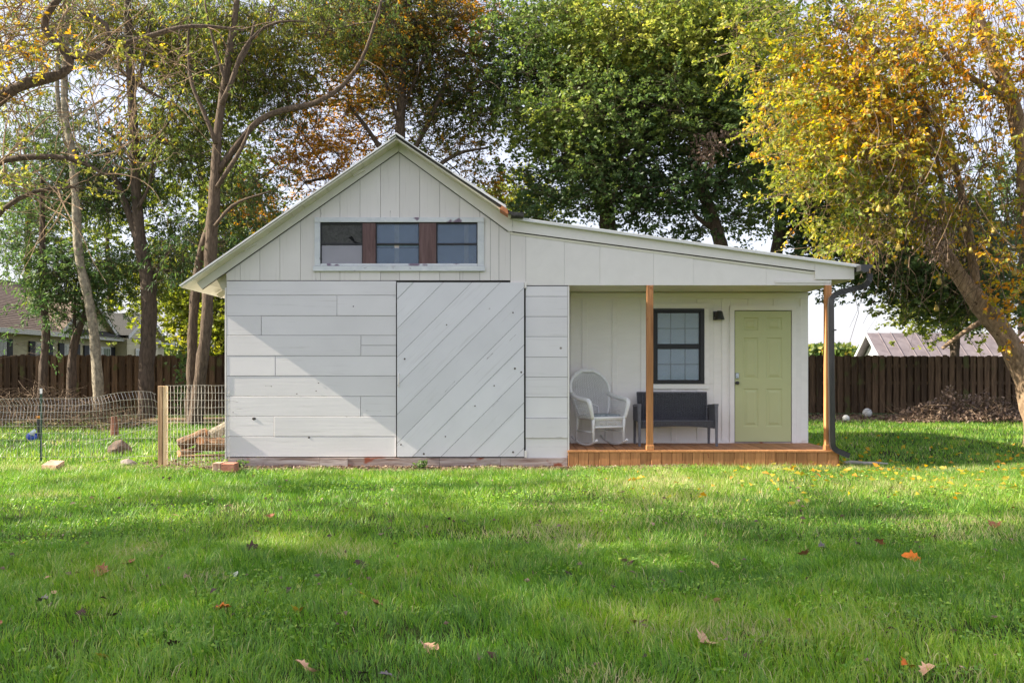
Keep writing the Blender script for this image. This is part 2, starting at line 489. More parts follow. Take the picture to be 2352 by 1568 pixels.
# structure hidden behind the boards
wb = MB()
wb.prism([(bx_(521), .14), (bx_(1305), .14), (bx_(1305), bz_(535)), (bx_(1180), bz_(525)), (bx_(915), bz_(345)), (bx_(521), bz_(612))], BY + .04, BY + .10)
part(wb, 'sheathing', M['backing'])
LW = bx_(520)
sw = MB(); sw.box(LW, LW + .08, BY + .10, 19.2, .02, 2.55); part(sw, 'side_wall', M['paint_h'])
sw = MB(); sw.prism([(LW, 0.02), (4.60, .02), (4.60, 2.66), (0.0, 3.38), (-1.6, 4.4), (LW, 2.85)], 19.2, 19.3); part(sw, 'rear_wall', M['paint_h'])
sw = MB(); sw.box(bx_(1306) - .08, bx_(1306), BY + .10, 14.24, .02, 2.9); part(sw, 'side_wall', M['paint_h'])
sw = MB(); sw.box(X(1857, 14.24) - .1, X(1857, 14.24), 14.3, 19.2, .02, 2.6); part(sw, 'side_wall', M['porch_wall'])

# horizontal siding
rows = [645, 678, 725, 770, 817, 863, 910, 956, 1002, 1049]
joints = {1: [774], 2: [600], 3: [829], 4: [632], 6: [828], 7: [629]}
G = .0024
def board(u0, u1, v0, v1, name, mat, parent=barn, g=G, dy=None):
    """board whose face is at Y=13; slightly uneven"""
    dy = random.uniform(-.004, .003) if dy is None else dy
    e = [random.uniform(-.0015, .0015) for _ in range(4)]
    mb = MB()
    x0, x1, z0, z1 = bx_(u0) + g, bx_(u1) - g, bz_(v1) + g, bz_(v0) - g
    mb.bbox(x0, x1, BY + dy, BY + .035, z0, z1, .003)
    return part(mb, name, mat, parent)
for r in range(9):
    js = [520] + joints.get(r, []) + [910]
    for a, b in zip(js[:-1], js[1:]):
        if r == 3 and a == 829:
            board(a, b, rows[3], 793, 'siding_board', M['paint_h']); board(a, b, 793, rows[4], 'siding_board', M['paint_h'])
        else:
            board(a, b, rows[r], rows[r + 1], 'siding_board', M['paint_h'])
rows2 = [657, 681, 727, 773, 820, 866, 912, 960, 1006, 1053]
for r in range(9):
    board(1207, 1304, rows2[r], rows2[r + 1], 'siding_board', M['paint_h'], dy=-.018 if r == 7 else None)
# corner boards
mb = MB(); mb.box(LW - .022, LW - .001, BY - .004, BY + .09, .12, 2.56); part(mb, 'corner_board', M['trim'])
mb = MB(); mb.box(bx_(1304) + .001, bx_(1304) + .022, BY - .006, BY + .09, .16, 2.58); part(mb, 'corner_board', M['trim'])

# gable vertical boards
def rake_z(u):            # lower edge of rake boards in pixels
    if u < 917: return 663 + (u - 465) * (348 - 663) / (917 - 465)
    if u < 1167: return 348 + (u - 917) * (531 - 348) / (1167 - 917)
    return 531 + (u - 1167) * (623 - 531) / (1871 - 1167)
seams = [520, 552, 597, 643, 690, 736, 781, 827, 874, 918, 964, 1010, 1056, 1102, 1126, 1146, 1172, 1208]
def vboard(u0, u1, vb, vt=None, name='gable_board', mat='paint_v'):
    dy = random.uniform(-.004, .003); g = .0022
    if vt is not None: tops = [(u1, vt), (u0, vt)]
    else:
        tops = [(u1, rake_z(u1) - 12)]
        for k in (917, 1167):
            if u0 < k < u1: tops.append((k, rake_z(k) - 12))
        tops.append((u0, rake_z(u0) - 12))
    poly = [(bx_(u0) + g, bz_(vb) + g), (bx_(u1) - g, bz_(vb) + g)] + [(bx_(u) + (g if u == u0 else -g if u == u1 else 0), bz_(v) - (g if vt else 0)) for u, v in tops]
    mb = MB(); mb.prism(poly, BY + dy, BY + .035)
    return part(mb, name, M[mat])
for a, b in zip(seams[:-1], seams[1:]):
    bot = 644 if b <= 1204 else 655
    if a >= 736 and b <= 1102:
        vboard(a, b, bot, 616); vboard(a, b, 506)
    elif a == 690: vboard(a, 736, bot)
    else: vboard(a, b, bot if a < 1204 else 655)
ls = [1208, 1296, 1378, 1501, 1592, 1760, 1909]
for a, b in zip(ls[:-1], ls[1:]):
    # header panels over the porch
    u1 = min(b, 1909)
    pts = [(bx_(a) + .001, bz_(655)), (bx_(u1) - .001, bz_(655)), (bx_(u1) - .001, bz_(rake_z(min(u1, 1871)) - 10)), (bx_(a) + .001, bz_(rake_z(a) - 10))]
    mb = MB(); mb.prism(pts, BY + random.uniform(-.003, .002), BY + .04); part(mb, 'header_panel', M['trim'])
mb = MB(); mb.box(bx_(1306), bx_(1909), BY + .045, BY + .14, bz_(655) + .003, bz_(655) + .2); part(mb, 'header_beam', M['trim'])

# rake and fascia boards
def strip(uv_top, uv_bot, y0, y1, name, mat='trim'):
    pts = [(bx_(u), bz_(v)) for u, v in uv_bot] + [(bx_(u), bz_(v)) for u, v in reversed(uv_top)]
    mb = MB(); mb.prism(pts, y0, y1); return part(mb, name, M[mat])
strip([(436, 643), (915, 322.5)], [(446, 641.5), (915, 326.3)], BY - .026, BY - .008, 'painted_shadow_line', 'backing')  # solid dark strip painting the shadow line between roof edge and rake board
strip([(446, 641), (915, 326)], [(465, 664), (915.5, 349)], BY - .028, BY - .006, 'rake_board')
strip([(915.8, 326), (1177, 503)], [(916, 349), (1167, 531), (1177, 532.4)], BY - .03, BY - .006, 'rake_board')
strip([(1177.5, 503), (1870, 600)], [(1177.5, 532), (1870, 622)], BY - .028, BY - .006, 'fascia_board')
strip([(1870.5, 600), (1960, 612)], [(1870.5, 642), (1960, 642)], BY - .034, BY + .06, 'fascia_board')
strip([(1177.5, 532.2), (1870, 622.2)], [(1177.5, 533.6), (1870, 623.6)], BY - .02, BY - .006, 'painted_shadow_line', 'backing')  # this and the next two: dark strips painting the shade under the boards
strip([(916, 349.3), (1166, 531.3)], [(916, 350.6), (1166, 532.6)], BY - .02, BY - .006, 'painted_shadow_line', 'backing')
strip([(466, 664.3), (915, 349.4)], [(466, 665.6), (915, 350.7)], BY - .02, BY - .006, 'painted_shadow_line', 'backing')
strip([(1172, 534), (1871, 626)], [(1172, 538), (1871, 630)], BY - .012, BY - .005, 'trim_strip', 'soffit')
strip([(1780, 643), (1909, 643)], [(1780, 650), (1909, 650)], BY - .014, BY - .005, 'trim_strip')
for u, v in ((572, 572), (822, 402)):
    mb = MB(); x, z = bx_(u), bz_(v)
    mb.prism([(x - .05, z - .035), (x + .12, z + .06), (x + .10, z + .09), (x - .07, z - .005)], BY - .06, BY - .03)
    part(mb, 'rake_splice', M['trim'])

# roof slabs
ra = (X(411, 12.7), Z(655, 12.7)); rb = (X(910, 12.7), Z(310, 12.7)); rc = (X(1176, 12.7), Z(491, 12.7)); rd = (X(1983, 12.7), Z(608, 12.7))
def slab(p, q, th, y0, y1, name, mat, drop=0):
    d = np.array(q) - np.array(p); n = np.array((-d[1], d[0])) / np.hypot(*d)
    if n[1] < 0: n = -n
    a = np.array(p) - n * drop; b = np.array(q) - n * drop
    mb = MB(); mb.prism([tuple(a - n * th), tuple(b - n * th), tuple(b), tuple(a)], y0, y1)
    return part(mb, name, M[mat])
slab(ra, rb, .02, 12.7, 19.6, 'roof_sheet', 'roof_metal')
slab((rb[0] + .004, rb[1]), (rc[0], rc[1]), .02, 12.7, 19.6, 'roof_sheet', 'dark_shingle')
slab((rb[0] + .004, rb[1] + .016), ((rb[0] + rc[0]) / 2, (rb[1] + rc[1]) / 2 + .02), .012, 12.68, 19.6, 'edge_flashing', 'roof_metal')
slab(((rb[0] + rc[0]) / 2, (rb[1] + rc[1]) / 2 + .035), (rc[0] - .08, rc[1] + .11), .03, 12.68, 19.6, 'edge_flashing', 'roof_metal')
rc2 = (X(1177, 12.9), Z(497, 12.9)); rd = (X(1981, 12.9), Z(608.5, 12.9))
slab((rc2[0] + .002, rc2[1]), rd, .018, 12.9, 19.6, 'roof_sheet', 'roof_metal')
slab((rc2[0] + .002, rc2[1] - .019), (rd[0], rd[1] - .019), .022, 12.903, 12.965, 'drip_edge', 'roof_metal')
# roof deck planks seen from below, running front to back
def deck_planks(p, q, n, y0, y1, drop, th=.02):
    for i in range(n):
        t0, t1 = i / n, (i + 1) / n
        a = np.array(p) + (np.array(q) - np.array(p)) * (t0 + .0006); b = np.array(p) + (np.array(q) - np.array(p)) * (t1 - .0006)
        slab(a, b, th, y0, y1, 'roof_deck_plank', 'soffit', drop)
deck_planks(ra, (rb[0], rb[1] - .01), 18, 12.72, 19.5, .021)
deck_planks((rb[0] + .02, rb[1] - .02), rc, 8, 12.72, 19.5, .021)
deck_planks((rc2[0] + .05, rc2[1] - .006), (rd[0] - .06, rd[1]), 12, 13.05, 19.5, .019)
# ridge cap
mb = MB(); mb.prism([(rb[0] - .11, rb[1] - .065), (rb[0], rb[1] + .006), (rb[0] + .11, rb[1] - .065), (rb[0] + .11, rb[1] - .045), (rb[0], rb[1] + .03), (rb[0] - .11, rb[1] - .045)], 12.67, 19.6)
part(mb, 'ridge_cap', M['roof_metal'])
M['copper'] = surf_mat('weathered_copper_orange', srgb(150, 92, 60), srgb(196, 130, 88), (9, 9, 9), rough=.6, bump=.2)
x, z = rc
mb = MB(); mb.prism([(x - .17, z + .06), (x - .06, z - .012), (x - .03, z + .03), (x - .14, z + .11)], 12.66, 12.95); part(mb, 'roof_block', M['copper'])
mb = MB(); mb.prism([(x - .05, z + .0), (x + .02, z - .03), (x + .16, z - .035), (x + .17, z + .015), (x + .02, z + .02), (x - .06, z + .05)], 12.66, 19.0); part(mb, 'rubber_flashing', M['dark_shingle'])
# rafter tail at the left eave
mb = MB(); mb.prism([(bx_(491), bz_(637)), (bx_(505), bz_(666)), (LW - .03, bz_(655)), (LW - .03, bz_(618))], BY + .12, BY + .2); part(mb, 'rafter_tail', M['soffit'])
for yy in (14.0, 15.0, 16.0, 17.0):
    mb = MB(); mb.prism([(ra[0] + .1, ra[1] - .02), (ra[0] + .16, ra[1] - .08), (LW - .03, ra[1] + .2), (LW - .03, ra[1] + .3)], yy, yy + .05); part(mb, 'rafter_tail', M['soffit'])
# right eave soffit
mb = MB(); mb.box(bx_(1909) + .003, X(1958, BY), BY + .065, 19.3, bz_(642) - .005, bz_(642) + .015); part(mb, 'eave_soffit', M['soffit'])
mb = MB(); mb.box(X(1958, BY), X(1958, BY) + .02, BY + .062, 19.3, bz_(642) - .005, bz_(642) + .13); part(mb, 'eave_fascia', M['trim'])
# sill beam
for a, b in ((525, 735), (735, 800), (800, 1010), (1010, 1150), (1150, 1303)):
    mb = MB(); n = 8; pts = []
    xs = np.linspace(bx_(a) + .002, bx_(b) - .002, n)
    low = [(x, .005 + .012 * random.random()) for x in xs]
    mb.prism(low + [(xs[-1], bz_(1051)), (xs[0], bz_(1051))], BY - .035 - random.random() * .01, BY + .09)
    part(mb, 'sill_beam', M['sill'])

# sliding plank door
door = bpy.data.objects.new('sliding_door', None); COL.objects.link(door); attach(door, barn)
def clip_poly(poly, a, b, c, keep):
    """clip polygon to a*x+b*y>=c (keep=1) or <= (keep=-1)"""
    out_ = []
    for i in range(len(poly)):
        p, q_ = poly[i], poly[(i + 1) % len(poly)]
        dp = (a * p[0] + b * p[1] - c) * keep; dq = (a * q_[0] + b * q_[1] - c) * keep
        if dp >= 0: out_.append(p)
        if dp * dq < 0:
            t = dp / (dp - dq); out_.append((p[0] + (q_[0] - p[0]) * t, p[1] + (q_[1] - p[1]) * t))
    return out_
rect = [(912.5, 1048), (1203.5, 1048), (1203.5, 649), (912.5, 649)]     # pixel corners, ccw in view
off = 1160 / 1.306 + 820 / 1.306
edges_d = [-500, 275, 500, 715, 932, 1150, 1365, 1583, 1800, 2020, 2235, 2362, 5000]
eds = [off + e / (2.528 * 1.306) for e in edges_d]
for a, b in zip(eds[:-1], eds[1:]):
    p = clip_poly(clip_poly(rect, 1, 1, a + .5, 1), 1, 1, b - .5, -1)
    if len(p) < 3: continue
    mb = MB(); mb.prism([(bx_(u), bz_(v)) for u, v in p], BY - .028 + random.uniform(-.005, .004), BY - .004)
    part(mb, 'door_board', M['paint_d'], door)
mb = MB(); mb.box(bx_(912), bx_(1204), BY - .003, BY + .02, bz_(1048), bz_(649)); part(mb, 'door_backing', M['backing'], door)
mb = MB(); mb.bbox(bx_(1204.5), bx_(1209.5), BY - .03, BY - .006, bz_(662), bz_(648)); mb.bbox(bx_(1204.5), bx_(1210), BY - .03, BY - .006, bz_(1050), bz_(1034)); part(mb, 'hinge', M['trim'], door)
mb = MB(); mb.tube([(bx_(917), BY - .03, bz_(858)), (bx_(917), BY - .06, bz_(862)), (bx_(917), BY - .06, bz_(880)), (bx_(917), BY - .03, bz_(888))], .008, 6); part(mb, 'latch', M['trim'], door)
kn = MB()
for (cx, cy) in ((957, 298), (972, 720), (1020, 748), (815, 850), (670, 1003), (446, 1234), (958, 1352), (110, 1295), (455, 390), (138, 648), (283, 1365)):
    kn.sphere(((cx / 2.528 / 1.306 + (1160 / 1.306) - 1176) * BY / F, BY - .030, bz_((820 + cy / 2.528) / 1.306)), .009 + .006 * random.random(), 8, 4, (1, .35, 1))
part(kn, 'bolt_head', flat_mat('knot_brown', srgb(92, 84, 78), .8), door)
kn = MB()
for (cx, cy, r) in ((308, 1100, .03), (725, 1243, .018), (780, 890, .01), (798, 830, .01), (1062, 250, .012), (633, 912, .01), (440, 855, .008), (150, 1052, .008)):
    kn.sphere((((640 + cx / 2.528) / 1.306 - 1176) * BY / F, BY - .003, bz_((820 + cy / 2.528) / 1.306)), r, 9, 4, (1, .2, .7))
part(kn, 'knot', flat_mat('knot_dark', srgb(80, 76, 74), .9))

# gable window strip
gw = bpy.data.objects.new('gable_window', None); COL.objects.link(gw); attach(gw, barn)
def gbox(u0, u1, v0, v1, y0, y1, name, mat):
    mb = MB(); mb.bbox(bx_(u0), bx_(u1), y0, y1, bz_(v1), bz_(v0), .002); return part(mb, name, mat if not isinstance(mat, str) else M[mat], gw)
gbox(723, 1112, 500, 511, BY - .03, BY - .006, 'casing', 'casing')
gbox(723, 736, 511.5, 611, BY - .024, BY - .006, 'casing', 'casing')
gbox(1097, 1112, 511.5, 611, BY - .024, BY - .006, 'casing', 'casing')
gbox(720, 1114, 611.5, 623, BY - .04, BY - .006, 'sill', 'casing')
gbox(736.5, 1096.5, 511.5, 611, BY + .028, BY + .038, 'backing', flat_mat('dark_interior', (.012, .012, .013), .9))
gbox(833, 863, 512.5, 610.5, BY - .012, BY + .027, 'mullion', 'maroon')
gbox(963, 1002, 512.5, 610.5, BY - .012, BY + .027, 'mullion', 'maroon')
gbox(994, 997, 512.5, 610.5, BY - .016, BY - .0125, 'mullion_bead', 'maroon')
gbox(736.5, 1096.5, 605.5, 610.8, BY - .018, BY - .0125, 'sash_sill', 'casing')
def window_glass(name, tint_c, rough=.06, mixv=.55):
    m, nt, o = new_mat(name); L = nt.links.new
    geo = N(nt, 'ShaderNodeNewGeometry')
    nz = N(nt, 'ShaderNodeTexNoise'); nz.inputs['Scale'].default_value = 2.5; nz.inputs['Detail'].default_value = 3
    L(geo.outputs['Position'], nz.inputs['Vector'])
    c = ramp(nt, nz.outputs[0], [(.3, tuple(x * .93 for x in tint_c)), (.75, tuple(min(1, x * 1.06) for x in tint_c))])
    d = N(nt, 'ShaderNodeBsdfPrincipled'); d.inputs['Roughness'].default_value = rough; d.inputs['Specular IOR Level'].default_value = .8
    L(c, d.inputs['Base Color'])
    t = N(nt, 'ShaderNodeBsdfTransparent'); t.inputs[0].default_value = (.8, .85, .9, 1)
    mx = N(nt, 'ShaderNodeMixShader'); mx.inputs[0].default_value = mixv
    L(t.outputs[0], mx.inputs[1]); L(d.outputs[0], mx.inputs[2]); L(mx.outputs[0], o.inputs[0])
    return m
blue_glass = window_glass('dusty_blue_glass', (.20, .26, .35), .05, .38)
pale_glass = window_glass('pale_dusty_glass', (.44, .42, .46))
screen_m = surf_mat('torn_grey_screen', (.05, .05, .048), (.10, .10, .095), (30, 30, 30), rough=.9, bump=.1)
brk = [(736.5, 833), (863.5, 963), (1002.5, 1096.5)]
for i, (a, b) in enumerate(brk):
    # sash frames
    fm = 'black_frame'
    gbox(a, b, 512.5, 515, BY - .006, BY + .02, 'sash', fm); gbox(a, a + 2, 515, 606, BY - .006, BY + .02, 'sash', fm)
    gbox(b - 1.6, b, 515, 606, BY - .006, BY + .02, 'sash', fm); gbox(a + 2, b - 1.6, 558.5, 562.5, BY - .008, BY + .02, 'meeting_rail', fm)
    if i == 0:
        sc = [(a + 2, 558), (a + 2, 515.3), (b - 1.6, 515.3), (b - 1.6, 558)]
        # torn screen, hole modelled as an opening
        P2 = lambda u, v: (bx_(u), bz_(v))
        cu = lambda cx, cy: ((900 + cx / 3.36) / 1.306, (600 + cy / 3.36) / 1.306)
        hole = [cu(485, 378), cu(522, 362), cu(545, 395), cu(550, 432), cu(520, 408)]
        outer = [cu(215, 235), cu(215, 440), cu(632, 440), cu(632, 235)]
        V = [(*P2(*p),) for p in outer] + [(*P2(*p),) for p in hole]
        V3 = [(p[0], BY + .012, p[1]) for p in V]
        mb = MB(); mb.add(V3, [(0, 1, 4), (1, 8, 4), (1, 2, 8), (2, 7, 8), (2, 6, 7), (2, 3, 6), (3, 5, 6), (3, 0, 5), (0, 4, 5)])
        part(mb, 'torn_screen', screen_m, gw)
        gbox(a + 2.2, b - 1.8, 563, 605.5, BY + .006, BY + .010, 'pane', pale_glass)
    else:
        gbox(a + 2.2, b - 1.8, 515.2, 558.3, BY + .006, BY + .010, 'pane', blue_glass)
        gbox(a + 2.2, b - 1.8, 569 if i == 1 else 562.7, 605.5, BY + .002, BY + .0055, 'pane', blue_glass)
gbox(864, 962, 512.6, 568, BY + .0232, BY + .0275, 'hazy_backing', flat_mat('blue_grey_sheet', (.22, .29, .40), .8))
gbox(864, 962, 570, 610, BY + .0232, BY + .0275, 'hazy_backing', flat_mat('blue_grey_sheet', (.22, .29, .40), .8))
gbox(1003, 1096, 512.6, 610, BY + .0232, BY + .0275, 'hazy_backing', flat_mat('blue_grey_sheet', (.22, .29, .40), .8))
for u, w in ((753, 10), (911, 11), (1071, 10)):
    gbox(u - w / 2, u + w / 2, 515, 605, BY + .0155, BY + .023, 'interior_stud', surf_mat('pale_stud', srgb(190, 175, 170), srgb(225, 215, 205), (4, 4, 4), bump=.1))

# ------------------------------------------------------------------ porch
PY = 14.24
px_ = lambda u: X(u, PY); pz_ = lambda v: Z(v, PY)
DZ = bz_(1033)
XR = px_(1857)
mb = MB(); mb.box(bx_(1306) + .002, XR, PY + .03, PY + .12, DZ - .02, 2.66); part(mb, 'porch_wall', M['porch_wall'])
mb = MB(); mb.box(bx_(1306) + .002, 4.62, BY + .145, PY + .02, bz_(655) + .01, bz_(655) + .03); part(mb, 'porch_ceiling', M['soffit'])
# board and batten panels
for a, b in ((1310, 1343), (1343, 1412), (1412, 1481), (1481, 1548), (1548, 1640), (1640, 1678), (1826, 1857)):
    u0, u1 = a, b
    if a == 1481:   # split round the window
        z = [(1018, 881), (709, 672)]
    elif a == 1548: z = [(1018, 881), (709, 672)]
    else: z = [(1018, 672)]
    for (v1, v0) in z:
        mb = MB(); mb.bbox(px_(u0) + .001, px_(u1) - .001, PY + .012, PY + .029, pz_(v1), pz_(v0), .001); part(mb, 'wall_panel', M['porch_wall'])
mb = MB(); mb.bbox(px_(1620), px_(1640) - .001, PY + .012, PY + .029, pz_(880.5), pz_(709.5), .001); part(mb, 'wall_panel', M['porch_wall'])
mb = MB(); mb.bbox(px_(1481) + .001, px_(1500), PY + .012, PY + .029, pz_(880.5), pz_(709.5), .001); part(mb, 'wall_panel', M['porch_wall'])
mb = MB(); mb.bbox(px_(1678), px_(1826), PY + .012, PY + .029, pz_(712), pz_(672), .001); part(mb, 'wall_panel', M['porch_wall'])
def batten(u, v1, v0, w=12):
    mb = MB(); mb.bbox(px_(u - w / 2), px_(u + w / 2), PY - .006, PY + .0115, pz_(v1), pz_(v0), .002); part(mb, 'batten', M['porch_wall'])
for u in (1343, 1412, 1478): batten(u, 1012, 686)
for u in (1548, 1607): batten(u, 1012, 894); batten(u, 696, 686)
batten(1664, 1012, 686)
for u in (1724, 1782): batten(u, 702, 686)
for u in (1846,): batten(u, 1012, 686, 16)
def pbox(u0, u1, v0, v1, d, name, mat='porch_wall', parent=barn, d2=None):
    mb = MB(); mb.bbox(px_(u0), px_(u1), PY - d, PY + (.0105 if d2 is None else d2), pz_(v1), pz_(v0), .002); return part(mb, name, M[mat] if isinstance(mat, str) else mat, parent)
pbox(1310, 1856, 672.5, 685.5, .012, 'frieze_board')
pbox(1310, 1676, 1012.5, 1018.5, .012, 'base_board')
# entry door
ed = bpy.data.objects.new('entry_door', None); COL.objects.link(ed); attach(ed, barn)
pbox(1676, 1686.5, 704, 1017, .02, 'casing', parent=ed); pbox(1818, 1828, 704, 1017, .02, 'casing', parent=ed)
pbox(1676, 1828, 702, 712.5, .022, 'casing', parent=ed)
pbox(1686.8, 1817.8, 712.8, 1018, -.008, 'door_jamb', 'black_frame', parent=ed, d2=.014)
pbox(1828.3, 1840, 703, 1017, .012, 'casing', parent=ed)
# door leaf with six pressed panels
def door_leaf():
    mb = MB()
    u0, u1, v0, v1 = 1688, 1816.6, 714.3, 1013.5
    cu_ = lambda cx: (2100 + cx / 2.34) / 1.306
    cv_ = lambda cy: (760 + cy / 2.34) / 1.306
    cols = [(cu_(302), cu_(408)), (cu_(462), cu_(575))]
    rws = [(cv_(450), cv_(540)), (cv_(592), cv_(880)), (cv_(948), cv_(1215))]
    us = sorted({u0, u1, *[c for k in cols for c in k]}); vs = sorted({v0, v1, *[c for k in rws for c in k]})
    yf = PY - .010
    pan = []
    for i in range(len(us) - 1):
        for j in range(len(vs) - 1):
            a, b, c, d = us[i], us[i + 1], vs[j], vs[j + 1]
            isp = any(abs(a - k[0]) < 1e-6 for k in cols) and any(abs(c - k[0]) < 1e-6 for k in rws)
            if isp: pan.append((a, b, c, d)); continue
            mb.add([(px_(a), yf, pz_(d)), (px_(b), yf, pz_(d)), (px_(b), yf, pz_(c)), (px_(a), yf, pz_(c))], [(0, 1, 2, 3)])
    for a, b, c, d in pan:
        rings = []
        for ins, dy in ((0, 0), (2.0, .010), (4.2, .010), (9.5, -.002)):
            rings.append([(px_(a + ins), yf + dy, pz_(d - ins)), (px_(b - ins), yf + dy, pz_(d - ins)), (px_(b - ins), yf + dy, pz_(c + ins)), (px_(a + ins), yf + dy, pz_(c + ins))])
        V = [p for r in rings for p in r]; Fc = []
        for r in range(3):
            for k in range(4):
                k2 = (k + 1) % 4
                Fc.append((r * 4 + k, r * 4 + k2, r * 4 + 4 + k2, r * 4 + 4 + k))
        Fc.append((12, 13, 14, 15))
        mb.add(V, Fc)
    return mb
part(door_leaf(), 'door_leaf', M['door_green'], ed)
mb = MB(); mb.box(px_(1686), px_(1818), PY - .05, PY + .01, DZ + .002, pz_(1014.5)); part(mb, 'threshold', M['sill'], ed)
mb = MB(); mb.tube([(px_(1692), PY - .012, pz_(879)), (px_(1692), PY - .045, pz_(879))], [.026, .014], 14); mb.sphere((px_(1692), PY - .065, pz_(879)), .028, 12, 8)
part(mb, 'door_knob', M['black_metal'], ed, smooth=True)
M['chrome'] = flat_mat('brushed_silver', (.55, .6, .68), .25, .6, .8)
mb = MB(); mb.bbox(px_(1688.6), px_(1696.5), PY - .035, PY - .0105, pz_(869), pz_(856), .006); mb.tube([(px_(1692.3), PY - .034, pz_(864)), (px_(1692.3), PY - .045, pz_(864))], .014, 12)
part(mb, 'deadbolt', M['chrome'], ed)
# window
pw = bpy.data.objects.new('porch_window', None); COL.objects.link(pw); attach(pw, barn)
for a in ((1488, 1628, 697, 708.7), (1488, 1628, 881.3, 893), (1488, 1500, 709, 881), (1617.3, 1628, 709, 881)):
    pbox(*a, .02, 'casing', parent=pw)
bf = M['black_frame']
for a in ((1500.3, 1617, 709, 715.5), (1500.3, 1617, 875, 881), (1500.3, 1507, 715.7, 874.8), (1607.5, 1617, 715.7, 874.8)):
    pbox(*a, .034, 'frame', bf, pw)
pbox(1507.2, 1607.3, 792.5, 798, .022, 'meeting_rail', bf, pw)
glass2 = window_glass('porch_glass', (.50, .56, .60), .02, .25)
munt = flat_mat('white_muntin', (.22, .25, .28), .6)
for (v0, v1) in ((716, 792.3), (798.2, 874.6)):
    for a in ((1507.3, 1607.2, v0, v0 + 3), (1507.3, 1607.2, v1 - 2.5, v1), (1507.3, 1510, v0 + 3, v1 - 2.5), (1604.8, 1607.2, v0 + 3, v1 - 2.5)):
        pbox(*a, .016, 'sash', bf, pw, d2=-.002)
    pbox(1510.2, 1604.6, v0 + 3.2, v1 - 2.7, .006, 'pane', glass2, pw, d2=-.003)
    for u in (1540.5, 1573.5): pbox(u - 1.2, u + 1.2, v0 + 3.2, v1 - 2.7, .0025, 'muntin', munt, pw, d2=.0)
    vm = (v0 + v1) / 2
    pbox(1510.2, 1604.6, vm - 1.2, vm + 1.2, .0018, 'muntin', munt, pw, d2=.0006)
pbox(1507.3, 1607, 716, 874.5, -.004, 'window_blind', surf_mat('pale_blind', (.80, .83, .85), (.86, .88, .9), (2, 2, 30), bump=.1), pw, d2=.0105)
# porch lamp
lamp = bpy.data.objects.new('porch_lamp', None); COL.objects.link(lamp); attach(lamp, barn)
lx, lz = px_(1649), pz_(724)
mb = MB(); mb.bbox(px_(1638), px_(1645), PY - .03, PY + .0115, pz_(735), pz_(715)); part(mb, 'wall_plate', M['black_metal'], lamp)
mb = MB(); mb.tube([(lx, PY - .09, lz - .072), (lx, PY - .09, lz + .05), (lx, PY - .09, lz + .066)], [.082, .05, .03], 18, cap=False)
mb.tube([(px_(1642), PY - .03, lz + .03), (lx, PY - .06, lz + .05)], .012, 8); part(mb, 'lamp_shade', M['black_metal'], lamp)
mb = MB(); mb.sphere((lx, PY - .09, lz - .05), .035, 10, 6); part(mb, 'bulb', flat_mat('frosted_glass', (.5, .5, .45), .3), lamp)

# deck
deck = bpy.data.objects.new('deck', None); COL.objects.link(deck); attach(deck, barn)
x0, x1 = bx_(1304), bx_(1923)
n = 27
for i in range(n):
    a = x0 + (x1 - x0) * i / n; b = x0 + (x1 - x0) * (i + 1) / n
    dz = random.uniform(-.002, .002)
    mb = MB(); mb.box(a + .005, b - .005, BY - .035, PY + .01, DZ - .03 + dz, DZ + dz); part(mb, 'deck_board', M['deck'], deck)
nb = 26
for i in range(nb):
    a = x0 + (x1 - x0) * i / nb; b = x0 + (x1 - x0) * (i + 1) / nb
    mb = MB(); mb.bbox(a + .0025, b - .0025, BY - .05 + random.uniform(-.002, .002), BY - .028, .0, bz_(1038), .003); part(mb, 'skirt_board', M['cedar'], deck)
mb = MB(); mb.bbox(x0 - .005, x1 + .02, BY - .06, BY - .037, bz_(1037.6), bz_(1033.2) - .001, .003); part(mb, 'edge_board', M['cedar'], deck)
for i in range(8):
    a = BY - .02 + (PY - BY) * i / 8
    mb = MB(); mb.box(x1 + .001, x1 + .02, a, a + (PY - BY) / 8 - .005, .0, DZ - .032); part(mb, 'skirt_board', M['cedar'], deck)
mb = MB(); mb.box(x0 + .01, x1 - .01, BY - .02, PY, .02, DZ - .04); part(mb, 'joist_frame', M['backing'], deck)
# posts
for u0, u1 in ((1485, 1500), (1895, 1909)):
    mb = MB(); mb.bbox(bx_(u0), bx_(u1), BY - .03, BY + .06, DZ + .004, bz_(655.5), .004)
    p = part(mb, 'porch_post', M['cedar'])
    mb = MB(); mb.bbox(bx_(u0) - .009, bx_(u1) + .009, BY - .042, BY + .07, DZ + .004, DZ + .07, .004); part(mb, 'post_base', M['cedar'], p)
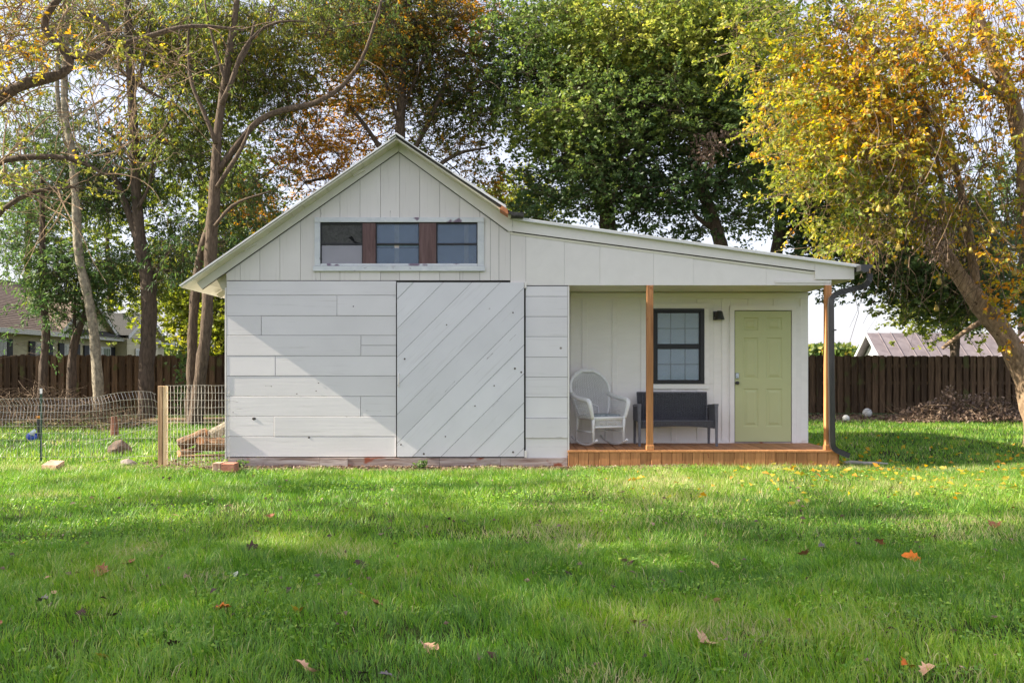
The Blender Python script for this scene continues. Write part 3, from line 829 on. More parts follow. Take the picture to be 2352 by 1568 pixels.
# gutter
GXl = X(1958, BY) + .024
mb = MB()
prof = [(GXl, bz_(612)), (GXl, bz_(626)), (GXl + .03, bz_(629)), (GXl + .10, bz_(629)), (GXl + .115, bz_(622)), (GXl + .16, bz_(618)), (GXl + .16, bz_(612))]
mb.prism(prof, 12.74, 19.5); part(mb, 'gutter', M['black_metal'])
def rect_sweep(pts, w, d, name, mat, parent=barn, ribs=True):
    """ribbed rectangular downspout swept along pts in a plane of constant y"""
    prof = []
    m_ = 9
    for i in range(m_): prof.append((-w / 2 + w * i / (m_ - 1), -d / 2 + (.006 if (ribs and i % 2) else 0)))
    for i in range(m_): prof.append((w / 2 - w * i / (m_ - 1), d / 2 - (.006 if (ribs and i % 2) else 0)))
    V = []; Fc = []; K = len(prof)
    for i, p in enumerate(pts):
        a = Vector(pts[max(i - 1, 0)]); b = Vector(pts[min(i + 1, len(pts) - 1)]); t = (b - a).normalized()
        s = Vector((0, 1, 0)); s = (s - t * s.dot(t)).normalized(); nn = t.cross(s).normalized()
        for (q0, q1) in prof:
            V.append(Vector(p) + nn * q0 * 1.0 + s * q1)
    for i in range(len(pts) - 1):
        for k in range(K):
            k2 = (k + 1) % K
            Fc.append((i * K + k, i * K + k2, (i + 1) * K + k2, (i + 1) * K + k))
    mb = MB(); mb.add(V, Fc); return part(mb, name, mat, parent)
DY = BY - .09
q = lambda u, v: (X(u, DY), DY, Z(v, DY))
ds = bpy.data.objects.new('downspout', None); COL.objects.link(ds); attach(ds, barn)
rect_sweep([q(1997, 628), q(1997, 636), q(1995, 645), q(1988, 653), q(1976, 659)], .075, .06, 'upper_elbow', M['black_metal'], ds)
rect_sweep([q(1976, 659), q(1930, 671), q(1917, 677), q(1909.5, 686), q(1908, 700), q(1909, 850), q(1911, 1012)], .075, .065, 'pipe', M['black_metal'], ds)
rect_sweep([q(1911, 1012), q(1911.5, 1020), q(1914, 1028), q(1922, 1034), q(1950, 1046)], .075, .065, 'lower_elbow', M['black_metal'], ds)
mb = MB(); mb.box(bx_(1899), bx_(1914), DY - .04, DY + .04, bz_(760), bz_(757)); part(mb, 'strap', M['black_metal'], ds)

# ------------------------------------------------------------------ wicker furniture
def weave(mb, f, ns, nt, r, amp, sides=4, ms=None, mt=None, warp=True):
    """strands following surface f(s,t) -> (point, normal); weft passes over and under the warp"""
    ms = ms or ns; mt = mt or nt
    if warp:
        for i in range(ns + 1):
            s = i / ns; pts = []
            for j in range(nt + 1):
                p, n_ = f(s, j / nt); sg = 1 if (i + j) % 2 else -1
                pts.append(p + n_ * amp * sg)
            mb.tube(pts, r, sides, cap=False)
    for j in range(nt + 1):
        t = j / nt; pts = []
        for i in range(ns + 1):
            p, n_ = f(i / ns, t); sg = -1 if (i + j) % 2 else 1
            pts.append(p + n_ * amp * sg)
        mb.tube(pts, r, sides, cap=False)

def bez(p0, p1, p2, p3, n=8):
    p0, p1, p2, p3 = map(Vector, (p0, p1, p2, p3)); o_ = []
    for i in range(n + 1):
        t = i / n
        o_.append(p0 * (1 - t) ** 3 + p1 * 3 * t * (1 - t) ** 2 + p2 * 3 * t * t * (1 - t) + p3 * t ** 3)
    return o_

def rocking_chair(loc, yaw):
    t = thing('rocking_chair', 'white wicker rocking chair with rounded back standing on the wooden porch', 'chair', loc, yaw)
    W = M['wicker_white']; P = lambda mb, name, sm=True, mat=W: mb.build(name, mat, t, sm, local=True)
    hw = .26
    # backrest: rounded fan, leaning back
    def back(s, v):
        a = (s - .5) * 2
        hh = .44 + (1.12 - .44) * v
        w = .24 + .10 * math.sin(min(1, v * 1.25) * math.pi / 2)
        if v > .55: w *= math.sqrt(max(0.02, 1 - ((v - .55) / .47) ** 2))
        x = a * w
        y = .26 + .20 * v - .06 * a * a * (1 - .3 * v)
        return Vector((x, y, hh)), Vector((0, -1, .25)).normalized()
    mb = MB(); weave(mb, back, 30, 40, .0056, .005, 3); P(mb, 'backrest')
    rim = [back(0, v / 12)[0] for v in range(13)] + [back(1, v / 12)[0] for v in range(12, -1, -1)]
    mb = MB(); mb.tube(rim, .021, 8); mb.tube([p + Vector((0, .012, .02)) for p in rim[4:-4]], .016, 6); P(mb, 'back_rim')
    # open oval in the lower back
    mb = MB(); mb.tube([back(.3, 0)[0], back(.3, .2)[0] + Vector((0, -.012, 0)), back(.5, .27)[0] + Vector((0, -.012, 0)), back(.7, .2)[0] + Vector((0, -.012, 0)), back(.72, 0)[0]], .010, 6); P(mb, 'back_brace')
    # seat
    mb = MB()
    weave(mb, lambda s, v: (Vector(((s - .5) * 2 * (hw - .01), -.27 + .54 * v, .43 - .03 * v)), Vector((0, 0, 1))), 18, 20, .006, .004, 3); P(mb, 'seat')
    c = MB(); c.bbox(-.215, .215, -.24, .22, .44, .475, .012); P(c, 'seat_cushion', False, M['cushion'])
    # lattice apron
    mb = MB(); n = 13
    for i in range(-5, n + 1):
        for sg in (1, -1):
            a = Vector((-.215 + .43 * i / n, -.275, .30)); b = a + Vector((.15, 0, .12))
            if sg < 0: a, b = Vector((b.x, a.y, a.z)), Vector((a.x, b.y, b.z))
            def cl(p, q_):
                lo, hi = -.22, .22
                t0, t1 = 0, 1
                dx = q_.x - p.x
                for lim, s_ in ((lo, 1), (hi, -1)):
                    d0 = (p.x - lim) * s_; d1 = (q_.x - lim) * s_
                    if d0 < 0 and d1 < 0: return None
                    if d0 < 0: t0 = max(t0, d0 / (d0 - d1))
                    if d1 < 0: t1 = min(t1, d0 / (d0 - d1))
                return (p.lerp(q_, t0), p.lerp(q_, t1)) if t1 - t0 > .02 else None
            cc = cl(a, b)
            if cc: mb.tube([cc[0], cc[1]], .0045, 4)
    P(mb, 'front_lattice')
    mb = MB(); mb.tube([(-.23, -.28, .43), (.23, -.28, .43)], .022, 8); mb.tube([(-.23, -.28, .295), (.23, -.28, .295)], .014, 8)
    mb.tube([(-.23, -.283, .41), (.23, -.283, .41)], .012, 6); P(mb, 'front_rail')
    for sx in (-1, 1):
        # arm: sweeps from the back, forward, and down into the front leg
        pts = bez((sx * .31, .34, .78), (sx * .37, .1, .70), (sx * .35, -.15, .70), (sx * .33, -.25, .69), 6) + bez((sx * .325, -.28, .67), (sx * .32, -.315, .62), (sx * .285, -.29, .50), (sx * .265, -.28, .42), 6)
        mb = MB(); mb.tube(pts, [.034] * 7 + [.036, .036, .034, .032, .03, .028, .028], 8); P(mb, 'arm')
        def side(s, v, sx=sx):
            y = -.27 + .56 * s
            return Vector((sx * (.27 + .05 * v), y, .42 + (.25 - .0 * s) * v)), Vector((sx, 0, 0))
        mb = MB(); weave(mb, side, 18, 9, .005, .004, 3); P(mb, 'side_panel')
        mb = MB(); mb.tube([(sx * .255, -.28, .45), (sx * .255, -.275, .30), (sx * .25, -.27, .065)], [.026, .022, .019], 8); P(mb, 'leg')
        mb = MB(); mb.tube([(sx * .25, .24, .42), (sx * .25, .27, .25), (sx * .25, .30, .05)], [.024, .02, .018], 8); P(mb, 'leg')
        rk = []
        for k in range(15):
            a = -.62 + 1.24 * k / 14
            rk.append((sx * .25, .03 + .78 * math.sin(a) * .92, .02 + .80 * (1 - math.cos(a)) * .62))
        mb = MB(); mb.tube(rk, .018, 8); P(mb, 'rocker')
        mb = MB(); mb.tube([(sx * .25, -.26, .22), (sx * .25, .27, .22)], .011, 6); P(mb, 'side_stretcher')
    for y in (-.26, .27):
        mb = MB(); mb.tube([(-.25, y, .20 if y > 0 else .29), (.25, y, .20 if y > 0 else .29)], .011, 6); P(mb, 'stretcher')
    return t
rocking_chair((X(1378, 13.72), 13.72, DZ + .003), R(22))

def bench(loc):
    t = thing('wicker_bench', 'charcoal wicker two-seat bench standing behind the middle porch post', 'bench', loc, 0)
    W = M['wicker_dark']; P = lambda mb, name, sm=False: mb.build(name, W, t, sm, local=True)
    hw = .56
    def back(s, v):
        return Vector(((s - .5) * 2 * (.54 - .012 * (1 - v)), .16 + .09 * v, .36 + .43 * v)), Vector((0, -1, .2)).normalized()
    mb = MB(); weave(mb, back, 40, 24, .0078, .007, 3)
    mb.add([back(0, 0)[0] + Vector((0, .014, 0)), back(1, 0)[0] + Vector((0, .014, 0)), back(1, 1)[0] + Vector((0, .014, 0)), back(0, 1)[0] + Vector((0, .014, 0))], [(0, 1, 2, 3)])
    P(mb, 'backrest')
    mb = MB(); mb.tube([back(0, 0)[0], back(0, 1)[0], back(1, 1)[0], back(1, 0)[0]], .014, 6); P(mb, 'back_frame')
    def seat(s, v): return Vector(((s - .5) * 2 * .55, -.25 + .44 * v, .365)), Vector((0, 0, 1))
    mb = MB(); weave(mb, seat, 40, 16, .008, .003, 3); mb.box(-.55, .55, -.25, .2, .345, .357); P(mb, 'seat')
    # apron with arched lower edge
    def apr(s, v):
        x = (s - .5) * 2 * .56; lo = .27 + .035 * (1 - (2 * s - 1) ** 2)
        return Vector((x, -.262, lo + (.37 - lo) * v)), Vector((0, -1, 0))
    mb = MB(); weave(mb, apr, 44, 6, .0085, .003, 3); P(mb, 'front_apron')
    mb = MB(); n = 20
    V = []; Fc = []
    for i in range(n + 1):
        a, b = apr(i / n, 0)[0], apr(i / n, 1)[0]; V += [a + Vector((0, .012, 0)), b + Vector((0, .012, 0))]
    for i in range(n): Fc.append((2 * i, 2 * i + 2, 2 * i + 3, 2 * i + 1))
    mb.add(V, Fc); P(mb, 'apron_board')
    for sx in (-1, 1):
        x = sx * .575
        # arm panel wrapped in weave
        def arm(s, v, x=x): return Vector((x + sx * .018, -.26 + .50 * s, .37 + (.255 - .03 * s) * v)), Vector((sx, 0, 0))
        mb = MB(); weave(mb, arm, 18, 12, .008, .003, 3); mb.box(x - .012, x + .012, -.25, .24, .36, .61); P(mb, 'arm_panel')
        mb = MB(); mb.hull8([(x - .03, -.29, .635), (x + .03, -.29, .635), (x + .03, -.29, .60), (x - .03, -.29, .60)][::-1], [(x - .03, .25, .60), (x + .03, .25, .60), (x + .03, .25, .565), (x - .03, .25, .565)][::-1]); P(mb, 'armrest')
        for y, dy, top in ((-.27, -.02, .60), (.23, .03, .56)):
            mb = MB(); mb.hull8([(x - .016, y + dy - .016, 0), (x + .016, y + dy - .016, 0), (x + .016, y + dy + .016, 0), (x - .016, y + dy + .016, 0)],
                                 [(x - .024, y - .022, top), (x + .024, y - .022, top), (x + .024, y + .022, top), (x - .024, y + .022, top)]); P(mb, 'leg')
    return t
bench((X(1550, 13.85), 13.87, DZ + .003))

# ------------------------------------------------------------------ board fences
def fence(name, label, u0, u1, Y0, Y1, uu=None, ext0=0, ext1=0, topv=(811, 811)):
    """shadow-box fence: boards on both faces of three rails"""
    a = Vector((X(u0, Y0), Y0, 0)); b = Vector((X(u1, Y1), Y1, 0))
    d = (b - a).normalized(); a = a - d * ext0; b = b + d * ext1; Ltot = (b - a).length
    nrm = Vector((d.y, -d.x, 0))          # towards camera
    if nrm.y > 0: nrm = -nrm
    f = thing(name, label, 'fence', tuple((a + b) / 2))
    zt = 1.83; protos = []
    def boxat(s0, s1, o0, o1, z0, z1, nm, dog=False):
        mb = MB(); P_ = lambda s, o, z: tuple(a + d * s + nrm * o + Vector((0, 0, z)))
        if dog:
            c = .03
            prof = [(s0, z0), (s1, z0), (s1, z1 - c), (s1 - c, z1), (s0 + c, z1), (s0, z1 - c)]
            V = [P_(s, o1, z) for s, z in prof] + [P_(s, o0, z) for s, z in prof]
            n = 6; Fc = [tuple(range(n)), tuple(range(2 * n - 1, n - 1, -1))] + [((i + 1) % n, i, i + n, (i + 1) % n + n) for i in range(n)]
            mb.add(V, Fc)
        else:
            mb.add([P_(s0, o0, z0), P_(s1, o0, z0), P_(s1, o1, z0), P_(s0, o1, z0), P_(s0, o0, z1), P_(s1, o0, z1), P_(s1, o1, z1), P_(s0, o1, z1)],
                   [(3, 2, 1, 0), (4, 5, 6, 7), (0, 1, 5, 4), (1, 2, 6, 5), (2, 3, 7, 6), (3, 0, 4, 7)])
        return mb.build(nm, M['fence_wood'], f)
    s = 0; pitch = .218; k = 0
    while s < Ltot - .15:
        w = .155
        boxat(s, s + w, .0308, .046, .04 + random.uniform(0, .03), zt + random.uniform(-.03, .03), 'fence_board', True)
        if s + pitch < Ltot: boxat(s + pitch / 2 - .004, s + pitch / 2 + w - .004, -.046, -.0308, .04, zt + random.uniform(-.02, .015), 'fence_board', True)
        s += pitch; k += 1
    for z in (.32, .98, 1.52): boxat(0, Ltot, -.0305, .0305, z - .045, z + .045, 'fence_rail')
    s = 0
    while s < Ltot:
        boxat(s + .02, s + .11, -.044, -.046 + .001, 0, 1.6, 'fence_post') if False else None
        s += 2.44
    return f
fence('board_fence', 'dark weathered wooden fence behind the trunks and brush left of the barn', -10, 560, 26.9, 27.6, ext0=3.0, ext1=5.0)
fence('board_fence', 'dark weathered wooden fence behind the two balls right of the barn', 1800, 2370, 28.4, 28.4, ext0=4.0, ext1=3.0)

# ------------------------------------------------------------------ wire pen
WY = 12.9
wx = lambda u: X(u, WY); wz = lambda v: Z(v, WY)
pen = thing('wire_gate_panel', 'stiff welded wire panel between the lumber post and the barn corner', 'wire fence', (wx(455), WY, 0))
ptop, pbot = wz(885), wz(1070)
wire_me = {}
for i in range(19):
    x = wx(384) + (wx(526) - wx(384)) * i / 18
    mb = MB(); n = 8; pts = []
    for k in range(n + 1):
        pts.append((x + random.uniform(-.004, .004), WY + random.uniform(-.004, .004), pbot + (ptop - pbot) * k / n))
    mb.tube(pts, .0027, 3, cap=False); mb.build('wire', M['wire'], pen)
for k in range(12):
    z = pbot + (ptop - pbot) * k / 11
    mb = MB(); pts = [(wx(380) + (wx(527) - wx(380)) * i / 9, WY - .003, z + random.uniform(-.004, .004)) for i in range(10)]
    mb.tube(pts, .003, 3, cap=False); mb.build('wire', M['wire'], pen)
lp = thing('lumber_post', 'pale upright lumber post made of two planks beside the wire panel', 'post', (wx(372), WY, 0))
mb = MB(); mb.bbox(wx(362), wx(371.5), WY + .01, WY + .10, -.02, wz(886), .004); mb.build('plank', M['post'], lp)
mb = MB(); mb.bbox(wx(373), wx(383), WY + .012, WY + .05, -.02, wz(886.5), .004); mb.build('plank', surf_mat('fresh_lumber', srgb(196, 164, 120), srgb(226, 200, 160), (16, 16, 2), rough=.8, bump=.2), lp)

SY = 13.3
mesh_t = thing('sagging_wire_fence', 'low wavy welded wire mesh fence sagging across the grass left of the lumber post', 'wire fence', (X(180, SY), SY, 0))
tops = [(-60, 916), (0, 916), (60, 915), (120, 915), (185, 915), (230, 911), (276, 902), (320, 898), (350, 899), (363, 906)]
def top_z(u):
    us = [p[0] for p in tops]; vs = [p[1] for p in tops]
    return Z(float(np.interp(u, us, vs)), SY)
botz = Z(1056, SY)
FR = [0, .112, .22, .335, .45, .56, .68, .95]
def mpt(u, r):      # r rows 0 top .. 7 bottom
    zt = top_z(u); t = FR[r]
    z = zt - t * (zt - botz)
    bend = .035 * math.sin(r * 1.1 + u * .012) * (1 - t)
    lean = (-.035, 0, .004, 0, .004, 0, .004, .01)[r] * (1 + .5 * math.sin(u * .03))
    return Vector((X(u, SY) + lean, SY + bend, z))
for k in range(53):
    u = -58 + k * 8.0
    if u > 362: break
    mb = MB(); pts = [mpt(u + random.uniform(-.5, .5), r) for r in range(8)]
    mb.tube(pts, .0022, 3, cap=False); mb.build('wire', M['wire'], mesh_t)
for r in range(8):
    mb = MB(); pts = [mpt(u, r) for u in np.linspace(-60, 363, 36)]
    mb.tube(pts, .0023, 3, cap=False); mb.build('wire', M['wire'], mesh_t)
mb = MB(); mb.tube([(X(200, SY), SY - .06, Z(1018, SY)), (X(260, SY), SY - .05, Z(1004, SY)), (X(330, SY), SY - .04, Z(985, SY)), (X(362, SY), SY - .02, Z(975, SY))], .003, 3); mb.build('wire', M['wire'], mesh_t)
mb = MB(); mb.tube([(X(212, SY), SY - .1, Z(1062, SY)), (X(260, SY), SY - .1, Z(1052, SY)), (X(330, SY), SY - .08, Z(1046, SY)), (X(360, SY), SY, Z(1046, SY))], .003, 3); mb.build('wire', M['wire'], mesh_t)

# ------------------------------------------------------------------ logs, stones, small things
def log(c, ang, tilt, L_, r, label, pale=False):
    t = thing('log', label, 'log', c, 0, 'logs piled behind the wire panel')
    d = Vector((math.cos(ang) * math.cos(tilt), math.sin(ang) * math.cos(tilt), math.sin(tilt)))
    p0 = Vector(c) - d * L_ / 2; up = d.orthogonal().normalized(); w = d.cross(up)
    V = []; n, m_ = 7, 12; rr = [1 + random.uniform(-.12, .12) for _ in range(m_)]
    for i in range(n):
        for k in range(m_):
            a = 2 * math.pi * k / m_; q_ = r * rr[k] * (1 + random.uniform(-.06, .06)) * (1 - .12 * i / n)
            V.append(p0 + d * L_ * i / (n - 1) + (up * math.cos(a) + w * math.sin(a)) * q_)
    Fc = [(i * m_ + k, i * m_ + (k + 1) % m_, (i + 1) * m_ + (k + 1) % m_, (i + 1) * m_ + k) for i in range(n - 1) for k in range(m_)]
    mb = MB(); mb.add(V, Fc); mb.build('bark', M['pale_bark'] if pale else M['log_bark'], t, smooth=False)
    for i in (0, n - 1):
        mb = MB(); mb.add([v * 1 for v in V[i * m_:(i + 1) * m_]], [tuple(range(m_)) if i else tuple(range(m_ - 1, -1, -1))]); mb.build('cut_end', M['log_end'], t)
    return t
LY = 14.2
L3 = lambda u, v, dy=0: (X(u, LY + dy), LY + dy, Z(v, LY + dy))
log(L3(500, 1020), .05, .0, .62, .115, 'thick reddish log lying level against the barn corner')
log(L3(445, 1008), .1, .42, .46, .10, 'split brown log leaning at the left end of the pile')
log(L3(462, 1012, -.15), -1.35, .05, .34, .065, 'small log with its round cut end facing the wire panel')
log(L3(512, 985, .05), .1, .55, .4, .095, 'uppermost pale log sloping up against the barn corner', pale=True)
log(L3(484, 993, .08), .3, .25, .36, .05, 'short log bridging the middle of the pile')
log(L3(436, 1036, -.05), .9, .1, .38, .055, 'short dark log under the left end of the pile')
log(L3(468, 1046, -.3), .1, .02, .7, .02, 'thin stick lying on the ground in front of the pile')
def rock(name, label, cat, u, v, Y, sx, sy, sz, mat, seed, group=None):
    r = random.Random(seed); mb = MB(); bm = bmesh.new()
    bmesh.ops.create_icosphere(bm, subdivisions=3, radius=1)
    planes = [(Vector((r.uniform(-1, 1), r.uniform(-1, 1), r.uniform(-.4, 1))).normalized(), r.uniform(.6, .85)) for _ in range(11)]
    for vv in bm.verts:
        for n_, d_ in planes:
            k = vv.co.dot(n_)
            if k > d_: vv.co -= n_ * (k - d_)
        vv.co.x *= sx; vv.co.y *= sy; vv.co.z *= sz
    me_ = bpy.data.meshes.new(name); bm.to_mesh(me_); bm.free(); me_.materials.append(mat)
    o = bpy.data.objects.new(name, me_); COL.objects.link(o)
    o.location = (X(u, Y), Y, max(Z(v, Y), sz * .62))
    return tag(o, label, cat, group)
rock('rock', 'dark brown rock standing alone in the grass behind the wire mesh', 'rock', 275, 1030, 14.9, .20, .16, .155, M['rock'], 3)
rock('stone', 'small grey angular stone at the foot of the wire mesh', 'stone', 296, 1066, 13.1, .13, .11, .07, surf_mat('grey_stone', srgb(110, 100, 92), srgb(160, 150, 140), (9, 9, 9), rough=.95, bump=.6), 5)
pv = thing('paver', 'flat tan concrete paver lying in the grass left of the lumber post', 'paver', (X(118, 12.75), 12.75, 0))
mb = MB(); a = .17; mb.hull8([(X(98, 12.6), 12.55, .0), (X(136, 12.6), 12.5, .0), (X(140, 12.8), 12.9, .0), (X(104, 12.8), 12.95, .0)], [(X(99, 12.6), 12.56, .075), (X(136, 12.6), 12.51, .065), (X(140, 12.8), 12.9, .10), (X(104, 12.8), 12.95, .105)])
mb.build('slab', M['brick'], pv)
for k, (ua, ub, lab) in enumerate(((488, 506.5, 'tan brick on its side next to the barn corner, left one of two'), (507, 538, 'reddish brick next to the barn corner, right one of two'))):
    Yb = 12.3
    b = thing('brick', lab, 'brick', (X((ua + ub) / 2, Yb), Yb, 0), 0, 'bricks at the barn corner')
    mb = MB(); mb.bbox(X(ua, Yb), X(ub, Yb), Yb, Yb + .2, .0, .125 - .008 * k, .006)
    mb.build('block', M['brick'] if k == 0 else surf_mat('red_brick', srgb(160, 104, 84), srgb(196, 140, 116), (9, 9, 9), rough=.95, bump=.5), b)
# T-post with white tip
tp = thing('metal_post', 'green metal fence stake with white tip in front of the brush pile', 'fence post', (X(123, 13.6), 13.6, 0))
xx = X(93 * 1.0 + 0, 13.6) if False else X(94, 13.6)
green = flat_mat('dark_green_metal', (.02, .06, .035), .5)
mb = MB(); mb.box(xx - .016, xx + .016, 13.60, 13.606, 0, Z(904, 13.6)); mb.box(xx - .003, xx + .003, 13.606, 13.635, 0, Z(904, 13.6)); mb.build('stake', green, tp)
mb = MB(); mb.box(xx - .017, xx + .017, 13.598, 13.608, Z(904, 13.6) + .001, Z(892, 13.6)); mb.build('white_tip', flat_mat('white_enamel', (.75, .75, .75), .5), tp)
yy = 17.5
st = thing('garden_stake', 'dark stake with an orange and yellow top standing in the grass', 'garden stake', (X(88, yy), yy, 0))
mb = MB(); mb.tube([(X(88, yy), yy, 0), (X(88, yy), yy, Z(962, yy))], .025, 8); mb.build('shaft', flat_mat('dark_plastic', (.03, .035, .04), .5), st)
mb = MB(); mb.tube([(X(84, yy), yy, Z(958, yy)), (X(94, yy), yy, Z(958, yy))], .028, 8); mb.build('grip', flat_mat('orange_plastic', (.75, .30, .03), .45), st)
sc_ = thing('plastic_scoop', 'blue and white plastic scoop lying in the grass beside the stake', 'scoop', (X(74, yy), yy, 0))
mb = MB(); mb.sphere((X(74, yy), yy, .10), .12, 12, 8, (1, .7, .8)); mb.build('bowl', flat_mat('blue_plastic', (.04, .09, .45), .35), sc_, smooth=True)
mb = MB(); mb.tube([(X(76, yy), yy - .06, .15), (X(84, yy), yy - .05, .24)], [.06, .025], 8); mb.build('handle', flat_mat('pale_plastic', (.6, .7, .8), .4), sc_, smooth=True)
yy = 19
sk = thing('wooden_stump', 'short weathered reddish wooden stump standing in the grass beside the pale trunk', 'stump', (X(263, yy), yy, 0))
mb = MB(); mb.tube([(X(264, yy), yy, 0), (X(263, yy), yy, .22), (X(262, yy), yy, .42)], [.09, .075, .06], 9); mb.build('wood', surf_mat('red_brown_wood', srgb(96, 62, 48), srgb(140, 98, 78), (14, 14, 3), rough=.9, bump=.6), sk)

# balls
M['ball'] = flat_mat('white_ball', (.68, .69, .64), .5)
r_ = .095; yb = 24.3
bl = thing('ball', 'smaller plain white ball on the ground near the fence', 'ball', (X(1943, yb), yb, r_), 0, 'balls by the fence')
mb = MB(); mb.sphere((X(1943, yb), yb, r_), r_, 20, 14); mb.build('shell', M['ball'], bl, smooth=True)
r_ = .135; yb = 26.6
bl = thing('ball', 'larger white ball with dark seam lines, farther back against the fence', 'ball', (X(1992, yb), yb, r_), 0, 'balls by the fence')
mb = MB(); mb.sphere((X(1992, yb), yb, r_), r_, 20, 14); mb.build('shell', M['ball'], bl, smooth=True)
mb = MB()
for k in range(3):
    c = Vector((X(1992, yb), yb, r_)); ax = [Vector((1, .3, .2)), Vector((.2, .4, 1)), Vector((-.6, .2, .8))][k].normalized(); u_ = ax.orthogonal().normalized(); w_ = ax.cross(u_)
    mb.tube([c + ax * .04 + (u_ * math.cos(t_) + w_ * math.sin(t_)) * r_ * .965 for t_ in np.linspace(0, 6.283, 25)], .004, 4)
mb.build('seam', flat_mat('seam_grey', (.15, .13, .15), .6), bl)

# weathered stick beyond the downspout
yk = 13.2
o = MB(); o.tube([(X(1938, yk), yk, .03), (X(1960, yk), yk + .05, .035), (X(1985, yk), yk - .02, .03), (X(2012, yk), yk + .03, .03), (X(2040, yk), yk + .0, .025)], [.03, .035, .03, .024, .012], 8)
tag(o.build('driftwood', surf_mat('grey_stick', srgb(140, 134, 128), srgb(186, 180, 172), (9, 9, 9), rough=.95, bump=.5), smooth=True), 'long pale grey stick on the ground beyond the downspout', 'stick')

# brush piles: heaps of crossing twigs
def brush_pile(label, cx, cy, lx, ly, h, n, seed, leaf=None, leaves=0):
    r = np.random.default_rng(seed)
    t = thing('brush_pile', label, 'brush pile', (cx, cy, 0))
    mb = MB()
    for i in range(n):
        a = r.uniform(-1, 1); b = r.uniform(-1, 1)
        hh = h * max(0, 1 - abs(a) ** 2.2) * max(0.15, 1 - b * b) * r.uniform(.1, 1.05)
        c = Vector((cx + a * lx, cy + b * ly, .03 + hh)); th = r.uniform(0, 6.28); el = r.uniform(-.5, .8); L_ = r.uniform(.3, 1.1)
        d = Vector((math.cos(th) * math.cos(el), math.sin(th) * math.cos(el), math.sin(el)))
        pts = []
        for k in range(4):
            p = c + d * L_ * (k / 3 - .4) + Vector(r.normal(0, .04, 3)); p.z = max(p.z, .01); pts.append(p)
        r0 = r.uniform(.004, .013)
        mb.tube(pts, [r0, r0 * .8, r0 * .6, r0 * .3], 3, cap=False)
    tag(mb.build('twigs', M['twig'], t), kind='stuff')
    if leaves:
        cs = np.stack([cx + r.uniform(-1, 1, leaves) * lx, cy + r.uniform(-1, 1, leaves) * ly, np.zeros(leaves)], 1)
        cl = np.clip(1 - np.abs((cs[:, 0] - cx) / lx) ** 2.2, 0, 1) * np.clip(1 - ((cs[:, 1] - cy) / ly) ** 2, .2, 1)
        lump = vnoise(cs[:, 0], cs[:, 1], .5, seed)
        cs[:, 2] = .02 + h * cl * (0.35 + 1.0 * lump) * r.uniform(.2, 1.05, leaves)
        V, ix, nf = leaf_quads(cs, r, .10, .06)
        me_ = fast_mesh('dry_leaves', V, nf, ix, tint=r.random(len(nf))); me_.materials.append(leaf)
        o_ = bpy.data.objects.new('dry_leaves', me_); COL.objects.link(o_); attach(o_, t); tag(o_, kind='stuff')
    return t

def leaf_quads(C_, r, L_, W_, droop=0.0, flatv=0.0, size_var=.35, D=None):
    """one folded diamond leaf (two triangles sharing the midrib) per centre"""
    n = len(C_)
    d = r.normal(0, 1, (n, 3)); d[:, 2] = d[:, 2] * (1 - flatv) - droop * 2.2
    if D is not None: d = D + d * .35
    d /= np.linalg.norm(d, axis=1)[:, None]
    s = r.normal(0, 1, (n, 3)); s[:, 2] *= (1 - .6 * flatv)
    s -= d * (s * d).sum(1)[:, None]; s /= np.linalg.norm(s, axis=1)[:, None] + 1e-9
    nn = np.cross(d, s)
    k = r.uniform(1 - size_var, 1 + size_var, n)[:, None]
    a = C_ - d * L_ * k * .5; c = C_ + d * L_ * k * .5 - nn * L_ * k * .12
    m_ = C_ + d * L_ * k * (-.08) + nn * W_ * k * .18
    b = m_ + s * W_ * k * .5; e = m_ - s * W_ * k * .5 + nn * W_ * k * .1
    V = np.stack([a, b, c, e], 1).reshape(-1, 3)
    q_ = np.arange(n) * 4
    ix = np.stack([q_, q_ + 1, q_ + 2, q_, q_ + 2, q_ + 3], 1).ravel()
    return V, ix, np.full(2 * n, 3)

def twig_mesh(A, B, C2, r0, r1):
    """bent three-sided twigs through A, B, C2 (arrays)"""
    n = len(A); V = np.empty((n, 3, 3, 3)); d = C2 - A; d /= np.linalg.norm(d, axis=1)[:, None] + 1e-9
    u_ = np.cross(d, np.array((.31, .22, .92))); u_ /= np.linalg.norm(u_, axis=1)[:, None] + 1e-9; w_ = np.cross(d, u_)
    for k, (P0, rr) in enumerate(((A, r0), (B, (r0 + r1) / 2), (C2, r1))):
        for m_ in range(3):
            a = 2.0944 * m_
            V[:, k, m_] = P0 + (u_ * math.cos(a) + w_ * math.sin(a)) * rr
    q_ = np.arange(n)[:, None] * 9
    pat = []
    for k in range(2):
        for m_ in range(3):
            m2 = (m_ + 1) % 3; pat += [k * 3 + m_, k * 3 + m2, k * 3 + 3 + m2, k * 3 + 3 + m_]
    return V.reshape(-1, 3), (q_ + np.array(pat)[None, :]).ravel(), np.full(6 * n, 4)

